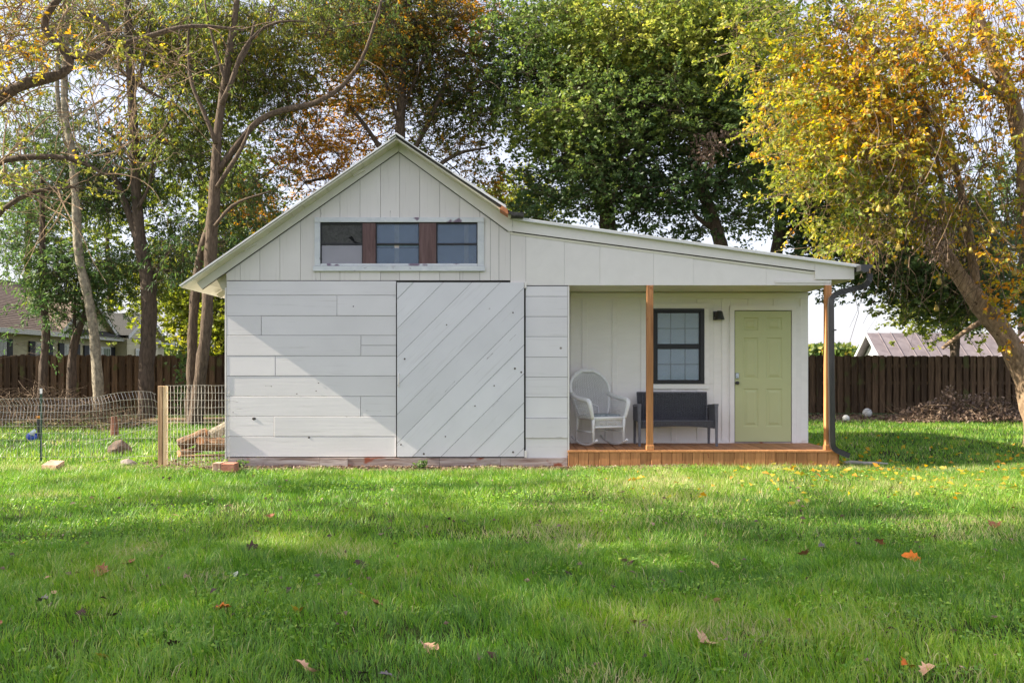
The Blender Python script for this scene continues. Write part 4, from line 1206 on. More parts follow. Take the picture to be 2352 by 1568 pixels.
# ------------------------------------------------------------------ neighbour's house (left)
def lap_mat(name, c1, c2, per, axis_z=True):
    m, nt, o = new_mat(name); L = nt.links.new
    geo = N(nt, 'ShaderNodeNewGeometry'); sp = N(nt, 'ShaderNodeSeparateXYZ'); L(geo.outputs['Position'], sp.inputs[0])
    nz = N(nt, 'ShaderNodeTexNoise'); nz.inputs['Scale'].default_value = 3; nz.inputs['Detail'].default_value = 5; L(geo.outputs['Position'], nz.inputs['Vector'])
    c = ramp(nt, nz.outputs[0], [(.3, c1), (.7, c2)])
    b = N(nt, 'ShaderNodeBsdfPrincipled'); b.inputs['Roughness'].default_value = .6; L(c, b.inputs['Base Color']); L(b.outputs[0], o.inputs[0])
    return m
M['siding'] = lap_mat('beige_vinyl_siding', srgb(190, 182, 150), srgb(206, 198, 166), .12)
M['shingle'] = surf_mat('brown_shingle', srgb(96, 82, 74), srgb(134, 118, 106), (9, 9, 9), rough=.95, bump=.6, rand=.08)
M['shutter'] = flat_mat('black_shutter', (.015, .018, .025), .6)
M['white_vinyl'] = flat_mat('white_vinyl', (.72, .73, .72), .5)
M['house_glass'] = window_glass('house_glass', (.30, .38, .30), .05, .8)
house = thing('neighbour_house', 'beige sided single-storey house with brown shingle roof beyond the left fence', 'house', (-21.3, 35, 0))
HP = lambda mb, name, mat, parent=house, **k: mb.build(name, M[mat], parent, **k)
HX, Y0_, Y1_ = -17.6, 24.0, 46.4
ez = 2.68
# wall made of lapped courses
def siding_course(z0, z1, y0, y1, x):
    mb = MB(); mb.add([(x, y0, z1), (x, y1, z1), (x + .018, y1, z0), (x + .018, y0, z0), (x, y0, z0), (x, y1, z0)], [(0, 3, 2, 1), (3, 4, 5, 2)]); return mb
zc = .3
while zc < ez:
    HP(siding_course(zc, min(zc + .13, ez), Y0_ + .3, Y1_ - .4, HX), 'siding_course', 'siding'); zc += .13
mb = MB(); mb.box(-25, HX - .002, Y0_ + .3, Y1_ - .4, 0, ez); HP(mb, 'wall', 'siding')
mb = MB(); mb.box(HX - .1, HX + .42, Y0_, Y1_, ez - .02, ez + .0); HP(mb, 'soffit', 'siding')
mb = MB(); mb.box(HX + .42, HX + .46, Y0_, Y1_, ez - .03, ez + .14); HP(mb, 'gutter', 'white_vinyl')
# roof courses on the visible slope; hip at the far end
rz, rx, ry1 = 5.12, -21.4, 39.6
nC = 30
for i in range(nC):
    t0, t1 = i / nC, (i + 1) / nC
    A = np.array((HX + .44, 0, ez + .13)); B = np.array((rx, 0, rz))
    p0 = A + (B - A) * t0; p1 = A + (B - A) * t1
    e0 = Y1_ + .3 + (ry1 - Y1_ - .3) * t0; e1 = Y1_ + .3 + (ry1 - Y1_ - .3) * t1
    mb = MB()
    mb.add([(p0[0], Y0_, p0[2] + .02), (p0[0], e0, p0[2] + .02), (p1[0], e1, p1[2] + .004), (p1[0], Y0_, p1[2] + .004), (p0[0], Y0_, p0[2] - .01), (p0[0], e0, p0[2] - .01)], [(0, 1, 2, 3), (4, 5, 1, 0)])
    HP(mb, 'shingle_course', 'shingle')
mb = MB(); mb.add([(HX + .44, Y1_ + .3, ez + .13), (-25.4, Y1_ + .3, ez + .13), (rx, ry1, rz)], [(0, 1, 2)])
mb.add([(-25.4, Y0_, ez + .13), (-25.4, Y1_ + .3, ez + .13), (rx, ry1, rz), (rx, Y0_, rz)], [(0, 3, 2, 1)]); HP(mb, 'roof_slope', 'shingle')
mb = MB(); mb.tube([(rx, Y0_, rz + .02), (rx, ry1, rz + .02), (HX + .44, Y1_ + .3, ez + .16)], .05, 6); HP(mb, 'ridge_cap', 'dark_shingle')
yu = lambda u: 17.6 * 2090 / (1176 - u)
def gable_x(ya, yb, x, h, name, over=.25, wallx=None, strips=True):
    ym = (ya + yb) / 2
    g_ = bpy.data.objects.new(name, None); COL.objects.link(g_); attach(g_, house)
    n = 10
    for i in range(n):
        t0, t1 = i / n, (i + 1) / n
        w0 = (yb - ya) / 2 * (1 - t0); w1 = (yb - ya) / 2 * (1 - t1)
        mb = MB(); mb.add([(x + .02, ym - w0, ez + .14 + h * t0), (x + .02, ym + w0, ez + .14 + h * t0), (x, ym + w1, ez + .14 + h * t1), (x, ym - w1, ez + .14 + h * t1)], [(0, 1, 2, 3)])
        mb.build('siding_course', M['siding'], g_)
    for sg in (-1, 1):
        e = ya - over if sg < 0 else yb + over
        ze = ez + .14 - over * h / ((yb - ya) / 2)
        mb = MB(); mb.add([(x + .25, e, ze), (x + .25, ym, ez + .14 + h), (x + .25, ym, ez + .32 + h), (x + .25, e, ze + .18), (x + .21, e, ze), (x + .21, ym, ez + .14 + h), (x + .21, ym, ez + .32 + h), (x + .21, e, ze + .18)],
                          [(0, 1, 2, 3), (7, 6, 5, 4), (3, 2, 6, 7), (0, 4, 5, 1)]); mb.build('rake_board', M['white_vinyl'], g_)
        mb = MB(); back = x - 3.6
        mb.add([(x + .26, e, ze + .19), (x + .26, ym, ez + .335 + h), (back, ym, ez + .335 + h), (x - .3, e, ze + .19)], [(0, 1, 2, 3) if sg > 0 else (3, 2, 1, 0)]); mb.build('roof_slope', M['dark_shingle'] if strips else M['shingle'], g_)
        mb = MB(); mb.add([(x + .25, e, ze), (x + .25, ym, ez + .14 + h), (x, ym, ez + .14 + h), (x, e, ze)], [(0, 1, 2, 3)]); mb.build('soffit', M['siding'], g_)
    return g_
gable_x(yu(127), yu(252), HX + .1, 1.5, 'cross_gable', .1, strips=False)
mb = MB(); mb.add([(HX + .55, yu(132), ez + .12), (HX + .55, yu(255), ez + .12), (HX + .12, yu(255), ez + .36), (HX + .12, yu(132), ez + .36)], [(0, 1, 2, 3)]); HP(mb, 'pent_roof', 'dark_shingle')
gable_x(yu(256), yu(340), HX + .6, 1.0, 'entry_gable', .2)
mb = MB(); mb.box(HX, HX + .58, yu(262), yu(335), 0, ez + .12); HP(mb, 'entry_bay', 'siding')
def hwin(ya, yb, ztop, shutters, x=HX):
    w = bpy.data.objects.new('window', None); COL.objects.link(w); attach(w, house)
    mb = MB(); mb.box(x + .02, x + .06, ya, yb, .9, ztop); mb.build('frame', M['white_vinyl'], w)
    mb = MB(); mb.box(x + .061, x + .066, ya + .07, yb - .07, .97, ztop - .07); mb.build('pane', M['house_glass'], w)
    for i in range(1, 4):
        y = ya + (yb - ya) * i / 4
        mb = MB(); mb.box(x + .067, x + .072, y - .01, y + .01, .97, ztop - .07); mb.build('muntin', M['white_vinyl'], w)
    for a, b in shutters:
        mb = MB(); mb.box(x + .02, x + .07, a, b, .9, ztop + .02); mb.build('shutter', M['shutter'], w)
uc = lambda cx: cx / 6.143
hwin(yu(-20), yu(uc(72)), 2.45, [(yu(uc(76)), yu(uc(155)))])
hwin(yu(uc(480)), yu(uc(640)), 2.42, [(yu(uc(395)), yu(uc(475))), (yu(uc(660)), yu(uc(725)))])
hwin(yu(uc(890)), yu(uc(1020)), 2.42, [(yu(uc(815)), yu(uc(885))), (yu(uc(1040)), yu(uc(1110)))])
hwin(yu(uc(1240)), yu(uc(1390)), 2.38, [(yu(uc(1170)), yu(uc(1235)))])
hwin(yu(uc(1400)), yu(uc(1545)), 2.38, [(yu(uc(1550)), yu(uc(1605)))])
hwin(yu(uc(1720)), yu(uc(1850)), 2.36, [], HX + .58)

# ------------------------------------------------------------------ sheds beyond the right fence
M['grey_roof'] = surf_mat('dull_grey_metal_roof', srgb(100, 92, 96), srgb(128, 120, 124), (2, 2, 2), rough=.6, bump=.05, rand=.05)
M['white_siding'] = flat_mat('white_siding', (.7, .72, .73), .6)
shed = thing('shed', 'low shed with grey standing-seam metal roof and white gable beyond the right fence', 'shed', (20.5, 45, 0))
SP = lambda mb, name, mat: mb.build(name, M[mat], shed)
sxa, sxb, srz = 17.5, 24.2, 3.22
fy, fz = 42.9, 1.6; by, bz2 = 47.1, 1.6
mb = MB(); mb.add([(sxa + .45, fy + .3, 0), (sxa + .45, by - .3, 0), (sxa + .45, by - .3, bz2 + .15), (sxa + .45, 45, srz - .1), (sxa + .45, fy + .3, fz + .15)], [(0, 4, 3, 2, 1)]); SP(mb, 'gable_wall', 'white_siding')
mb = MB(); mb.box(sxa + .46, sxb, fy + .35, by - .3, 0, fz + .1); SP(mb, 'wall', 'white_siding')
npn = 11
for i in range(npn):
    a = sxa + (sxb - sxa) * i / npn; b = sxa + (sxb - sxa) * (i + 1) / npn
    mb = MB(); mb.add([(a + .01, fy, fz), (b - .01, fy, fz), (b - .01, 45, srz), (a + .01, 45, srz)], [(0, 1, 2, 3)])
    mb.add([(b - .012, fy, fz + .0), (b + .012, fy, fz), (b + .012, 45, srz), (b - .012, 45, srz), (b - .012, fy, fz + .05), (b + .012, fy, fz + .05), (b + .012, 45, srz + .05), (b - .012, 45, srz + .05)], [(4, 5, 6, 7), (0, 4, 7, 3), (1, 2, 6, 5), (0, 1, 5, 4)])
    SP(mb, 'roof_panel', 'grey_roof')
mb = MB(); mb.add([(sxa, by, bz2), (sxb, by, bz2), (sxb, 45, srz), (sxa, 45, srz)], [(0, 3, 2, 1)]); SP(mb, 'roof_slope', 'grey_roof')
mb = MB(); mb.hull8([(sxa - .02, fy, fz - .12), (sxa + .03, fy, fz - .12), (sxa + .03, fy, fz + .02), (sxa - .02, fy, fz + .02)], [(sxa - .02, 45, srz - .12), (sxa + .03, 45, srz - .12), (sxa + .03, 45, srz + .02), (sxa - .02, 45, srz + .02)]); SP(mb, 'rake_board', 'white_siding')
mb = MB(); mb.hull8([(sxa - .02, by, bz2 - .12), (sxa + .03, by, bz2 - .12), (sxa + .03, by, bz2 + .02), (sxa - .02, by, bz2 + .02)], [(sxa - .02, 45, srz - .12), (sxa + .03, 45, srz - .12), (sxa + .03, 45, srz + .02), (sxa - .02, 45, srz + .02)]); SP(mb, 'rake_board', 'white_siding')
sh2 = thing('shed', 'corrugated metal roofed shed at the far right behind the leaning tan trunk', 'shed', (23, 40, 0))
mb = MB(); n = 15
for i in range(n):
    y = 36.5 + i * .18
    mb.add([(20.8, y, 1.80), (20.8, y + .09, 1.84), (20.8, y + .18, 1.80), (23, y + .18, 4.0), (23, y + .09, 4.04), (23, y, 4.0)], [(5, 4, 1, 0), (4, 3, 2, 1)])
    mb.add([(25.7, y, 1.80), (25.7, y + .18, 1.80), (23, y + .18, 4.0), (23, y, 4.0)], [(0, 1, 2, 3)])
mb.build('corrugated_roof', M['grey_roof'], None).name = 'corrugated_roof'
attach(bpy.data.objects['corrugated_roof'], sh2)
mb = MB(); mb.prism([(21, 0), (25.5, 0), (25.5, 1.8), (23, 3.85), (21, 1.8)], 36.7, 39); attach(mb.build('wall', M['white_siding']), sh2)

# ------------------------------------------------------------------ trees
def grow_tree(name, label, cat, base, trunks, blobs, leaf_mat_, bark, n_attr, leaves_per, LL, WW, seed, droop=0., flatv=0., spread=.38, zone=(.35, .5), group=None, twig_r=.009, extra=None, zone_scale=2.2, bare=0.0, per_spray=9, spray_len=.32):
    """trunks: list of lists of (x,y,z,r) polylines; blobs: (centre, radii, weight, tint)"""
    r = np.random.default_rng(seed)
    P_, par, rad0 = [], [], []
    polys = []
    for tr in trunks:
        tr = np.array(tr, float)
        pts = [tr[0]]
        for a, b in zip(tr[:-1], tr[1:]):
            L_ = np.linalg.norm(b[:3] - a[:3]); k = max(1, int(L_ / .22))
            for i in range(1, k + 1):
                p = a + (b - a) * i / k
                pts.append(p)
        pts = np.array(pts)
        # smooth the corners
        for _ in range(2):
            pts[1:-1, :] = (pts[:-2] + 2 * pts[1:-1] + pts[2:]) / 4
        polys.append(pts)
        for q_ in pts: P_.append(q_[:3]); rad0.append(q_[3])
    t = thing(name, label, cat, tuple(base), 0, group)
    mb = MB()
    for pts in polys:
        rr = pts[:, 3] * (1 + .07 * np.sin(np.arange(len(pts)) * 1.7 + seed) + r.normal(0, .02, len(pts)))
        mb.tube([tuple(p) for p in pts[:, :3]], list(rr), 14 if rr[0] > .06 else 7, rough_=.11)
    mb.build('trunk', bark, t, smooth=True)
    P_ = [np.array(p) for p in P_]; rad = list(rad0)
    arr = np.array(P_)
    # attractors inside the blobs
    w = np.array([b[2] * b[1][0] * b[1][1] * b[1][2] for b in blobs]); w = w / w.sum()
    ch = r.choice(len(blobs), n_attr, p=w)
    A = []; T = []
    for c in ch:
        b = blobs[c]
        while True:
            q_ = r.uniform(-1, 1, 3)
            if (q_ ** 2).sum() < 1 and r.random() < .35 + .65 * (q_ ** 2).sum(): break
        A.append(np.array(b[0]) + q_ * np.array(b[1])); T.append(b[3])
    A = np.array(A); T = np.array(T)
    dist = np.min(np.linalg.norm(A[:, None, :] - arr[None, ::5, :], axis=2), axis=1)
    order = np.argsort(dist)
    A, T = A[order], T[order]
    nodes = np.zeros((n_attr * 14 + len(arr), 3)); nodes[:len(arr)] = arr; nn = len(arr)
    nrad = np.zeros(len(nodes)); nrad[:nn] = rad
    ends = []
    bm_ = MB()
    for a in A:
        dv = nodes[:nn] - a
        d2 = (dv ** 2).sum(1)
        # prefer joints that lie below the tip (branches rise)
        d2 = d2 * (1 + .5 * (dv[:, 2] > .2)) + .15 / (nrad[:nn] + .01) * .02
        j = int(np.argmin(d2)); p0 = nodes[j]; L_ = math.sqrt(((a - p0) ** 2).sum())
        if L_ < .15: ends.append((p0, a)); continue
        k = min(9, max(2, int(L_ / .4)))
        mid = (p0 + a) / 2 + r.normal(0, .09 * L_, 3) + np.array((0, 0, .10 * L_ * (1 - 2.2 * droop)))
        ts = np.linspace(0, 1, k + 1)[:, None]
        C_ = p0 * (1 - ts) ** 2 + mid * 2 * ts * (1 - ts) + a * ts ** 2
        C_[1:-1] += r.normal(0, .025, (k - 1, 3))
        r0 = min(nrad[j] * .72, twig_r + .011 * L_ ** 1.1)
        r1 = twig_r * .35
        rr = np.linspace(r0, r1, k + 1)
        bm_.tube([tuple(p) for p in C_], list(rr), 5 if r0 > .025 else 3, cap=False)
        nodes[nn:nn + k] = C_[1:]; nrad[nn:nn + k] = rr[1:]; nn += k
        ends.append((C_[-2] if k > 1 else p0, a))
    tag(bm_.build('branches', bark, t, smooth=True), kind='stuff')
    E0 = np.array([e[0] for e in ends]); E1 = np.array([e[1] for e in ends])
    # twigs and leaves
    keep = r.random(len(E1)) >= bare
    E0, E1, TT = E0[keep], E1[keep], T[keep]
    # each branch end carries a handful of sprays: a fine twig with leaves set along both sides
    ns_ = np.maximum(1, r.poisson(leaves_per / per_spray, len(E1))); rep = np.repeat(np.arange(len(E1)), ns_); S = len(rep)
    root = E1[rep] * .72 + E0[rep] * .28
    o1 = r.normal(0, 1, (S, 3)) * spread * np.array((1, 1, .7))
    org = E1[rep] + o1
    dirv = o1 / (np.linalg.norm(o1, axis=1)[:, None] + 1e-9) + r.normal(0, .45, (S, 3)) + np.array((0, 0, -1.1 * droop))
    dirv /= np.linalg.norm(dirv, axis=1)[:, None]
    sl = spray_len * r.uniform(.6, 1.3, S)[:, None]
    tip = org + dirv * sl
    tv, ti, tf = twig_mesh(root, org, tip, twig_r * .42, .0022)
    tm = fast_mesh('twigs', tv, tf, ti); tm.materials.append(bark)
    to = bpy.data.objects.new('twigs', tm); COL.objects.link(to); attach(to, t); tag(to, kind='stuff')
    nl = r.poisson(per_spray, S); rp = np.repeat(np.arange(S), nl); n = len(rp)
    tt = r.uniform(-.15, 1.08, n)[:, None]
    sd = np.cross(dirv[rp], r.normal(0, .35, (n, 3)) + np.array((0, 0, 1.))); sd /= np.linalg.norm(sd, axis=1)[:, None] + 1e-9
    sg = r.choice((-1., 1.), n)[:, None]
    C_ = org[rp] + dirv[rp] * sl[rp] * tt + sd * sg * LL * .45 + r.normal(0, LL * .22, (n, 3))
    Dl = dirv[rp] * .6 + sd * sg * .8 + np.array((0, 0, -.9 * droop))
    V, ix, nf = leaf_quads(C_, r, LL, WW, droop, flatv, D=Dl)
    sprt = r.normal(0, zone[1] * .14, S)
    z = zone[0] * (vnoise(C_[:, 0] + C_[:, 1] * .3, C_[:, 2], zone_scale, seed + 1) - .5) + TT[rep][rp] + sprt[rp] + r.normal(0, zone[1] * .16, n)
    tint = np.repeat(np.clip(z, 0, 1), 2)
    me_ = fast_mesh('foliage', V, nf, ix, tint=tint); me_.materials.append(leaf_mat_)
    o_ = bpy.data.objects.new('foliage', me_); COL.objects.link(o_); attach(o_, t); tag(o_, kind='stuff')
    if extra is not None: extra(t, nodes[:nn], E1, r)
    return t

def pl(pts, Y, dy=None):
    """polyline from picture coordinates at its own distance: (u, v, radius_m[, Y])"""
    o_ = []
    for p in pts:
        y = p[3] if len(p) > 3 else Y
        o_.append((X(p[0], y), y, Z(p[1], y), p[2]))
    return o_
def bl_(u, v, Y, ru, rv, ry, w=1., tint=.4):
    return ((X(u, Y), Y, Z(v, Y)), (ru * Y / F, ry, rv * Y / F), w, tint)

def withered(t, spots, n, r, L_):
    k = r.integers(0, len(spots), n); S = np.array(spots, float)[k]
    y = S[:, 2] + r.normal(0, .25, n)
    u = S[:, 0] + r.normal(0, .45, n) * S[:, 3]; v = S[:, 1] + r.normal(0, .45, n) * S[:, 4]
    C_ = np.stack([(u - 1176) * y / F, y, 1.38 - (v - 850) * y / F], 1)
    V, ix, nf = leaf_quads(C_, r, L_, L_ * .45, .8)
    me_ = fast_mesh('withered_foliage', V, nf, ix, tint=np.repeat(r.uniform(.3, 1, n), 2)); me_.materials.append(leaf_dry)
    o_ = bpy.data.objects.new('withered_foliage', me_); COL.objects.link(o_); attach(o_, t); tag(o_, kind='stuff')
leaf_dark = leaf_mat('dark_feathery_leaves', [(0, (0.050, 0.107, 0.050)), (.45, (0.107, 0.186, 0.050)), (.8, (0.273, 0.316, 0.050)), (1, (0.604, 0.460, 0.057))], .45)
leaf_mix = leaf_mat('olive_autumn_leaves', [(0, (0.046, 0.092, 0.032)), (.4, (0.115, 0.167, 0.037)), (.7, (0.253, 0.265, 0.052)), (.88, (0.483, 0.391, 0.057)), (1, (0.575, 0.276, 0.057))], .5)
leaf_orange = leaf_mat('rust_oak_leaves', [(0, (0.060, 0.102, 0.031)), (.35, (0.144, 0.168, 0.042)), (.6, (0.336, 0.216, 0.042)), (.8, (0.528, 0.228, 0.042)), (1, (0.624, 0.360, 0.054))], .5)
leaf_maple = leaf_mat('green_maple_leaves', [(0, (0.056, 0.103, 0.040)), (.45, (0.131, 0.194, 0.050)), (.75, (0.288, 0.338, 0.069)), (1, (0.550, 0.537, 0.125))], .42)
leaf_pear = leaf_mat('yellow_pear_leaves', [(0, (.07, .11, .025)), (.35, (.20, .24, .035)), (.6, (.40, .38, .05)), (.8, (.60, .40, .04)), (1, (.60, .27, .035))], .48)
leaf_yel = leaf_mat('yellow_green_leaves', [(0, (.08, .12, .025)), (.5, (.24, .28, .04)), (1, (.50, .44, .06))], .5)
leaf_dry = leaf_mat('dry_brown_leaves', [(0, (.06, .04, .03)), (.5, (.17, .11, .08)), (1, (.34, .25, .18))], .2)

g0 = lambda u, Y: (X(u, Y), Y, 0)
def treebase(u, Y): return g0(u, Y)

def curly(bark, n, ulim, vlim, r0s, Lm, pick_y=None, up=.1):
    def f(t, nodes, E1, r):
        y = nodes[:, 1]; u = nodes[:, 0] * F / y + 1176; v = 850 - (nodes[:, 2] - 1.38) * F / y
        k = np.where((u > ulim[0]) & (u < ulim[1]) & (v > vlim[0]) & (v < vlim[1]))[0]
        mb = MB()
        for i in r.choice(k, n):
            p = nodes[i].copy(); d = r.normal(0, 1, 3) * np.array((1, .5, .8)); d[2] += up; d /= np.linalg.norm(d)
            L_ = Lm * r.uniform(.4, 1.3); m_ = 9; pts = [p.copy()]; w = r.normal(0, .5, 3)
            for j in range(m_):
                w = w * .6 + r.normal(0, .35, 3); d = d + w * .42; d /= np.linalg.norm(d); p = p + d * L_ / m_; pts.append(p.copy())
            r0 = r.uniform(*r0s); mb.tube(pts, list(np.linspace(r0, r0 * .25, m_ + 1)), 4, cap=False)
        tag(mb.build('bare_twigs', bark, t, smooth=True), kind='stuff')
    return f
# row of trees left of the barn
grow_tree('slim_tree', 'slim dark-barked tree farthest left, rising from behind the brush pile', 'tree', treebase(97, 24.5),
  [pl([(93, 965, .14), (97, 900, .12), (101, 820, .10), (108, 770, .10), (102, 720, .10), (98, 600, .09), (97, 480, .07), (96, 400, .05)], 24.5)],
  [bl_(95, 700, 24.6, 50, 40, .8, .6, .25), bl_(130, 640, 24.6, 70, 50, 1, 1, .3), bl_(90, 560, 25.1, 100, 60, 1.2, 1, .35), bl_(100, 440, 25.6, 110, 70, 1.3, .9, .35), bl_(60, 800, 24.4, 50, 18, .5, .9, .15)],
  leaf_dark, M['dark_bark'], 230, 46, .12, .036, 11, droop=.35, spread=.34, zone=(.4, .6))
grow_tree('small_tree', 'small forked tree standing between the dark slim trunk and the pale trunk', 'tree', treebase(163, 24.8),
  [pl([(160, 965, .16), (163, 900, .13), (167, 800, .11), (172, 765, .10), (195, 735, .08), (202, 690, .06), (198, 650, .04)], 24.8), pl([(171, 768, .05), (171, 740, .04), (172, 690, .03), (176, 640, .02)], 24.8)],
  [bl_(170, 690, 24.8, 80, 50, 1.1, 1, .3), bl_(200, 620, 25, 70, 50, 1, 1, .35)],
  leaf_dark, M['dark_bark'], 120, 42, .12, .036, 12, droop=.3, spread=.32)
grow_tree('pale_tree', 'tree with pale scaly trunk leaning left above the sagging wire mesh', 'tree', treebase(228, 24.0),
  [pl([(229, 972, .165), (226, 900, .14), (221, 820, .125), (213, 740, .125), (203, 680, .12), (186, 620, .115), (178, 560, .11), (174, 450, .10), (165, 340, .10), (150, 280, .09), (147, 200, .085), (150, 100, .07), (158, 0, .06), (160, -60, .05)], 24.0),
   pl([(160, 330, .06), (133, 250, .055), (130, 140, .05), (145, 60, .045), (150, -30, .04)], 24.0)],
  [bl_(130, 60, 25, 170, 90, 1.8, .8, .55), bl_(250, 60, 25, 150, 90, 1.8, .55, .5), bl_(60, 200, 25, 90, 90, 1.6, .6, .6), bl_(230, 330, 25, 110, 80, 1.3, .8, .3), bl_(90, 330, 25, 110, 60, 1.3, .9, .25), bl_(210, 440, 25, 100, 60, 1.3, .9, .2), bl_(100, 560, 26, 50, 50, 1, .6, .3)],
  leaf_mix, M['pale_bark'], 460, 38, .13, .034, 13, droop=.5, spread=.36, zone=(.5, .9), bare=.2, twig_r=.012, extra=curly(M['pale_bark'], 120, (60, 330), (0, 480), (.008, .02), 1.8))
grow_tree('tall_tree', 'tall tree with thick dark furrowed trunk between the pale tree and the barn', 'tree', treebase(335, 24.6),
  [pl([(336, 960, .22), (334, 900, .20), (339, 800, .19), (344, 720, .20), (341, 640, .20), (326, 590, .18), (316, 500, .135), (312, 420, .13), (308, 300, .12), (300, 180, .11), (294, 60, .10), (292, -60, .08)], 24.6),
   pl([(330, 600, .11), (300, 500, .10), (277, 440, .09), (258, 400, .07), (240, 350, .05)], 24.6),
   pl([(312, 400, .05), (345, 340, .04), (385, 290, .03), (420, 200, .02)], 24.6),
   pl([(343, 660, .05), (370, 600, .045), (400, 560, .03)], 24.6), pl([(304, 220, .05), (325, 160, .04), (345, 70, .03), (350, 0, .02)], 24.4), pl([(316, 480, .05), (345, 430, .04), (352, 360, .03), (362, 300, .02)], 24.3), pl([(310, 380, .045), (280, 330, .035), (250, 300, .025), (215, 290, .015)], 24.3)],
  [bl_(300, 60, 26.2, 130, 80, 1.6, .6, .5), bl_(400, 90, 26.2, 90, 110, 1.6, .7, .5), bl_(260, 420, 25.6, 100, 80, 1.3, 1.2, .2), bl_(400, 260, 26.2, 80, 80, 1.3, .35, .4), bl_(330, 620, 26, 90, 60, 1.2, 1, .35), bl_(420, 560, 26.2, 70, 60, 1.1, .9, .35)],
  leaf_mix, M['dark_bark'], 460, 42, .13, .036, 14, twig_r=.012, droop=.45, spread=.36, zone=(.5, .8), extra=curly(M['dark_bark'], 120, (200, 460), (0, 480), (.01, .022), 2.0))
grow_tree('arching_tree', 'double-trunked tree beside the barn with a long limb arching over the roof', 'tree', treebase(452, 23.0),
  [pl([(446, 985, .20), (452, 930, .17), (461, 860, .15), (474, 750, .14), (480, 640, .14), (486, 540, .16), (492, 460, .15), (496, 380, .12), (500, 300, .10), (515, 200, .10), (530, 100, .09), (545, 0, .07), (550, -60, .05)], 23.0),
   pl([(440, 985, .16), (440, 880, .13), (442, 760, .12), (450, 650, .11), (462, 570, .10), (482, 520, .10)], 23.3),
   pl([(497, 400, .085), (535, 345, .085), (562, 310, .085), (594, 273, .08), (645, 252, .075), (715, 243, .07), (766, 217, .06), (800, 185, .05), (834, 137, .045), (856, 70, .04), (880, -10, .03)], 23.0),
   pl([(499, 430, .06), (530, 380, .055), (556, 345, .05), (575, 290, .03)], 22.8),
   pl([(496, 330, .06), (470, 260, .05), (440, 200, .045), (430, 110, .035), (436, 40, .02)], 22.8), pl([(508, 240, .07), (535, 185, .065), (548, 130, .05), (590, 70, .04), (640, 45, .03), (700, 50, .02)], 22.7), pl([(540, 160, .05), (570, 120, .04), (585, 50, .03)], 22.7), pl([(494, 520, .05), (530, 470, .04), (570, 455, .03), (620, 440, .02)], 22.6), pl([(520, 195, .045), (500, 130, .04), (480, 60, .03), (470, 0, .02)], 22.7)],
  [bl_(520, 110, 24.8, 150, 110, 2, 1, .5), bl_(640, 110, 24.8, 110, 100, 1.8, .9, .5), bl_(430, 330, 24.8, 90, 100, 1.5, .8, .5), bl_(570, 230, 24.8, 100, 80, 1.5, .8, .45), bl_(560, 440, 24.8, 80, 50, 1.2, .8, .35), bl_(440, 590, 24.3, 100, 60, 1.2, 1.2, .15), bl_(800, 60, 24.8, 110, 70, 1.5, .8, .4), bl_(530, 510, 24.8, 60, 40, 1.0, .8, .15)],
  leaf_mix, M['brown_bark'], 680, 46, .13, .036, 15, twig_r=.012, droop=.55, spread=.36, zone=(.5, .8), extra=curly(M['brown_bark'], 160, (400, 900), (0, 520), (.01, .022), 2.0))

# crooked bare limbs of a tree rooted outside the picture, on the left
grow_tree('crooked_tree', 'near tree rooted outside the left edge, its crooked half-bare limbs reaching in', 'tree', (-12.4, 17.5, 0),
  [[(-12.4, 17.5, -.05, .30), (-12.3, 17.4, 2.0, .26), (-12.0, 17.3, 4.0, .20), (-11.2, 17.1, 5.2, .16)] + pl([(0, 225, .115), (40, 195, .10), (100, 180, .095), (150, 176, .085), (172, 160, .08), (168, 132, .075)], 17)[0:] + pl([(150, 115, .072), (122, 92, .07), (92, 70, .065), (86, 45, .06), (120, 18, .07), (150, -20, .06)], 17),
   pl([(166, 128, .07), (195, 138, .068), (232, 140, .066), (252, 108, .06), (275, 97, .055), (325, 93, .05), (385, 68, .045), (440, 58, .038), (500, 62, .03), (560, 70, .018)], 17),
   pl([(245, 115, .05), (262, 85, .045), (255, 55, .04), (225, 30, .035), (190, 32, .03)], 17),
   [(-12.2, 17.4, 3.0, .10), (-10.8, 17.0, 3.9, .09)] + pl([(0, 358, .06), (50, 364, .056), (90, 360, .052), (150, 357, .045), (200, 372, .035), (240, 400, .02)], 16.5),
   [(-12.2, 17.4, 2.2, .09), (-10.6, 17.0, 2.9, .08)] + pl([(0, 482, .045), (40, 452, .04), (80, 432, .038), (130, 430, .035), (170, 430, .02)], 16.5),
   pl([(265, 150, .05), (290, 180, .045), (330, 205, .035), (380, 230, .02)], 17.2)],
  [bl_(60, 20, 17, 110, 60, 1.3, .5, .75), bl_(300, 160, 17, 150, 90, 1.2, .5, .7), bl_(30, 90, 17, 60, 70, 1, .8, .75), bl_(100, 400, 16.5, 150, 60, 1.2, .5, .6), bl_(-60, 100, 17, 120, 150, 2, 1.2, .7), bl_(230, 300, 16.8, 110, 60, .9, .5, .7)],
  leaf_mix, M['brown_bark'], 520, 12, .10, .045, 16, droop=.2, spread=.25, bare=.6, twig_r=.011, extra=curly(M['pear_bark'], 240, (-40, 700), (-30, 560), (.007, .018), 1.7))

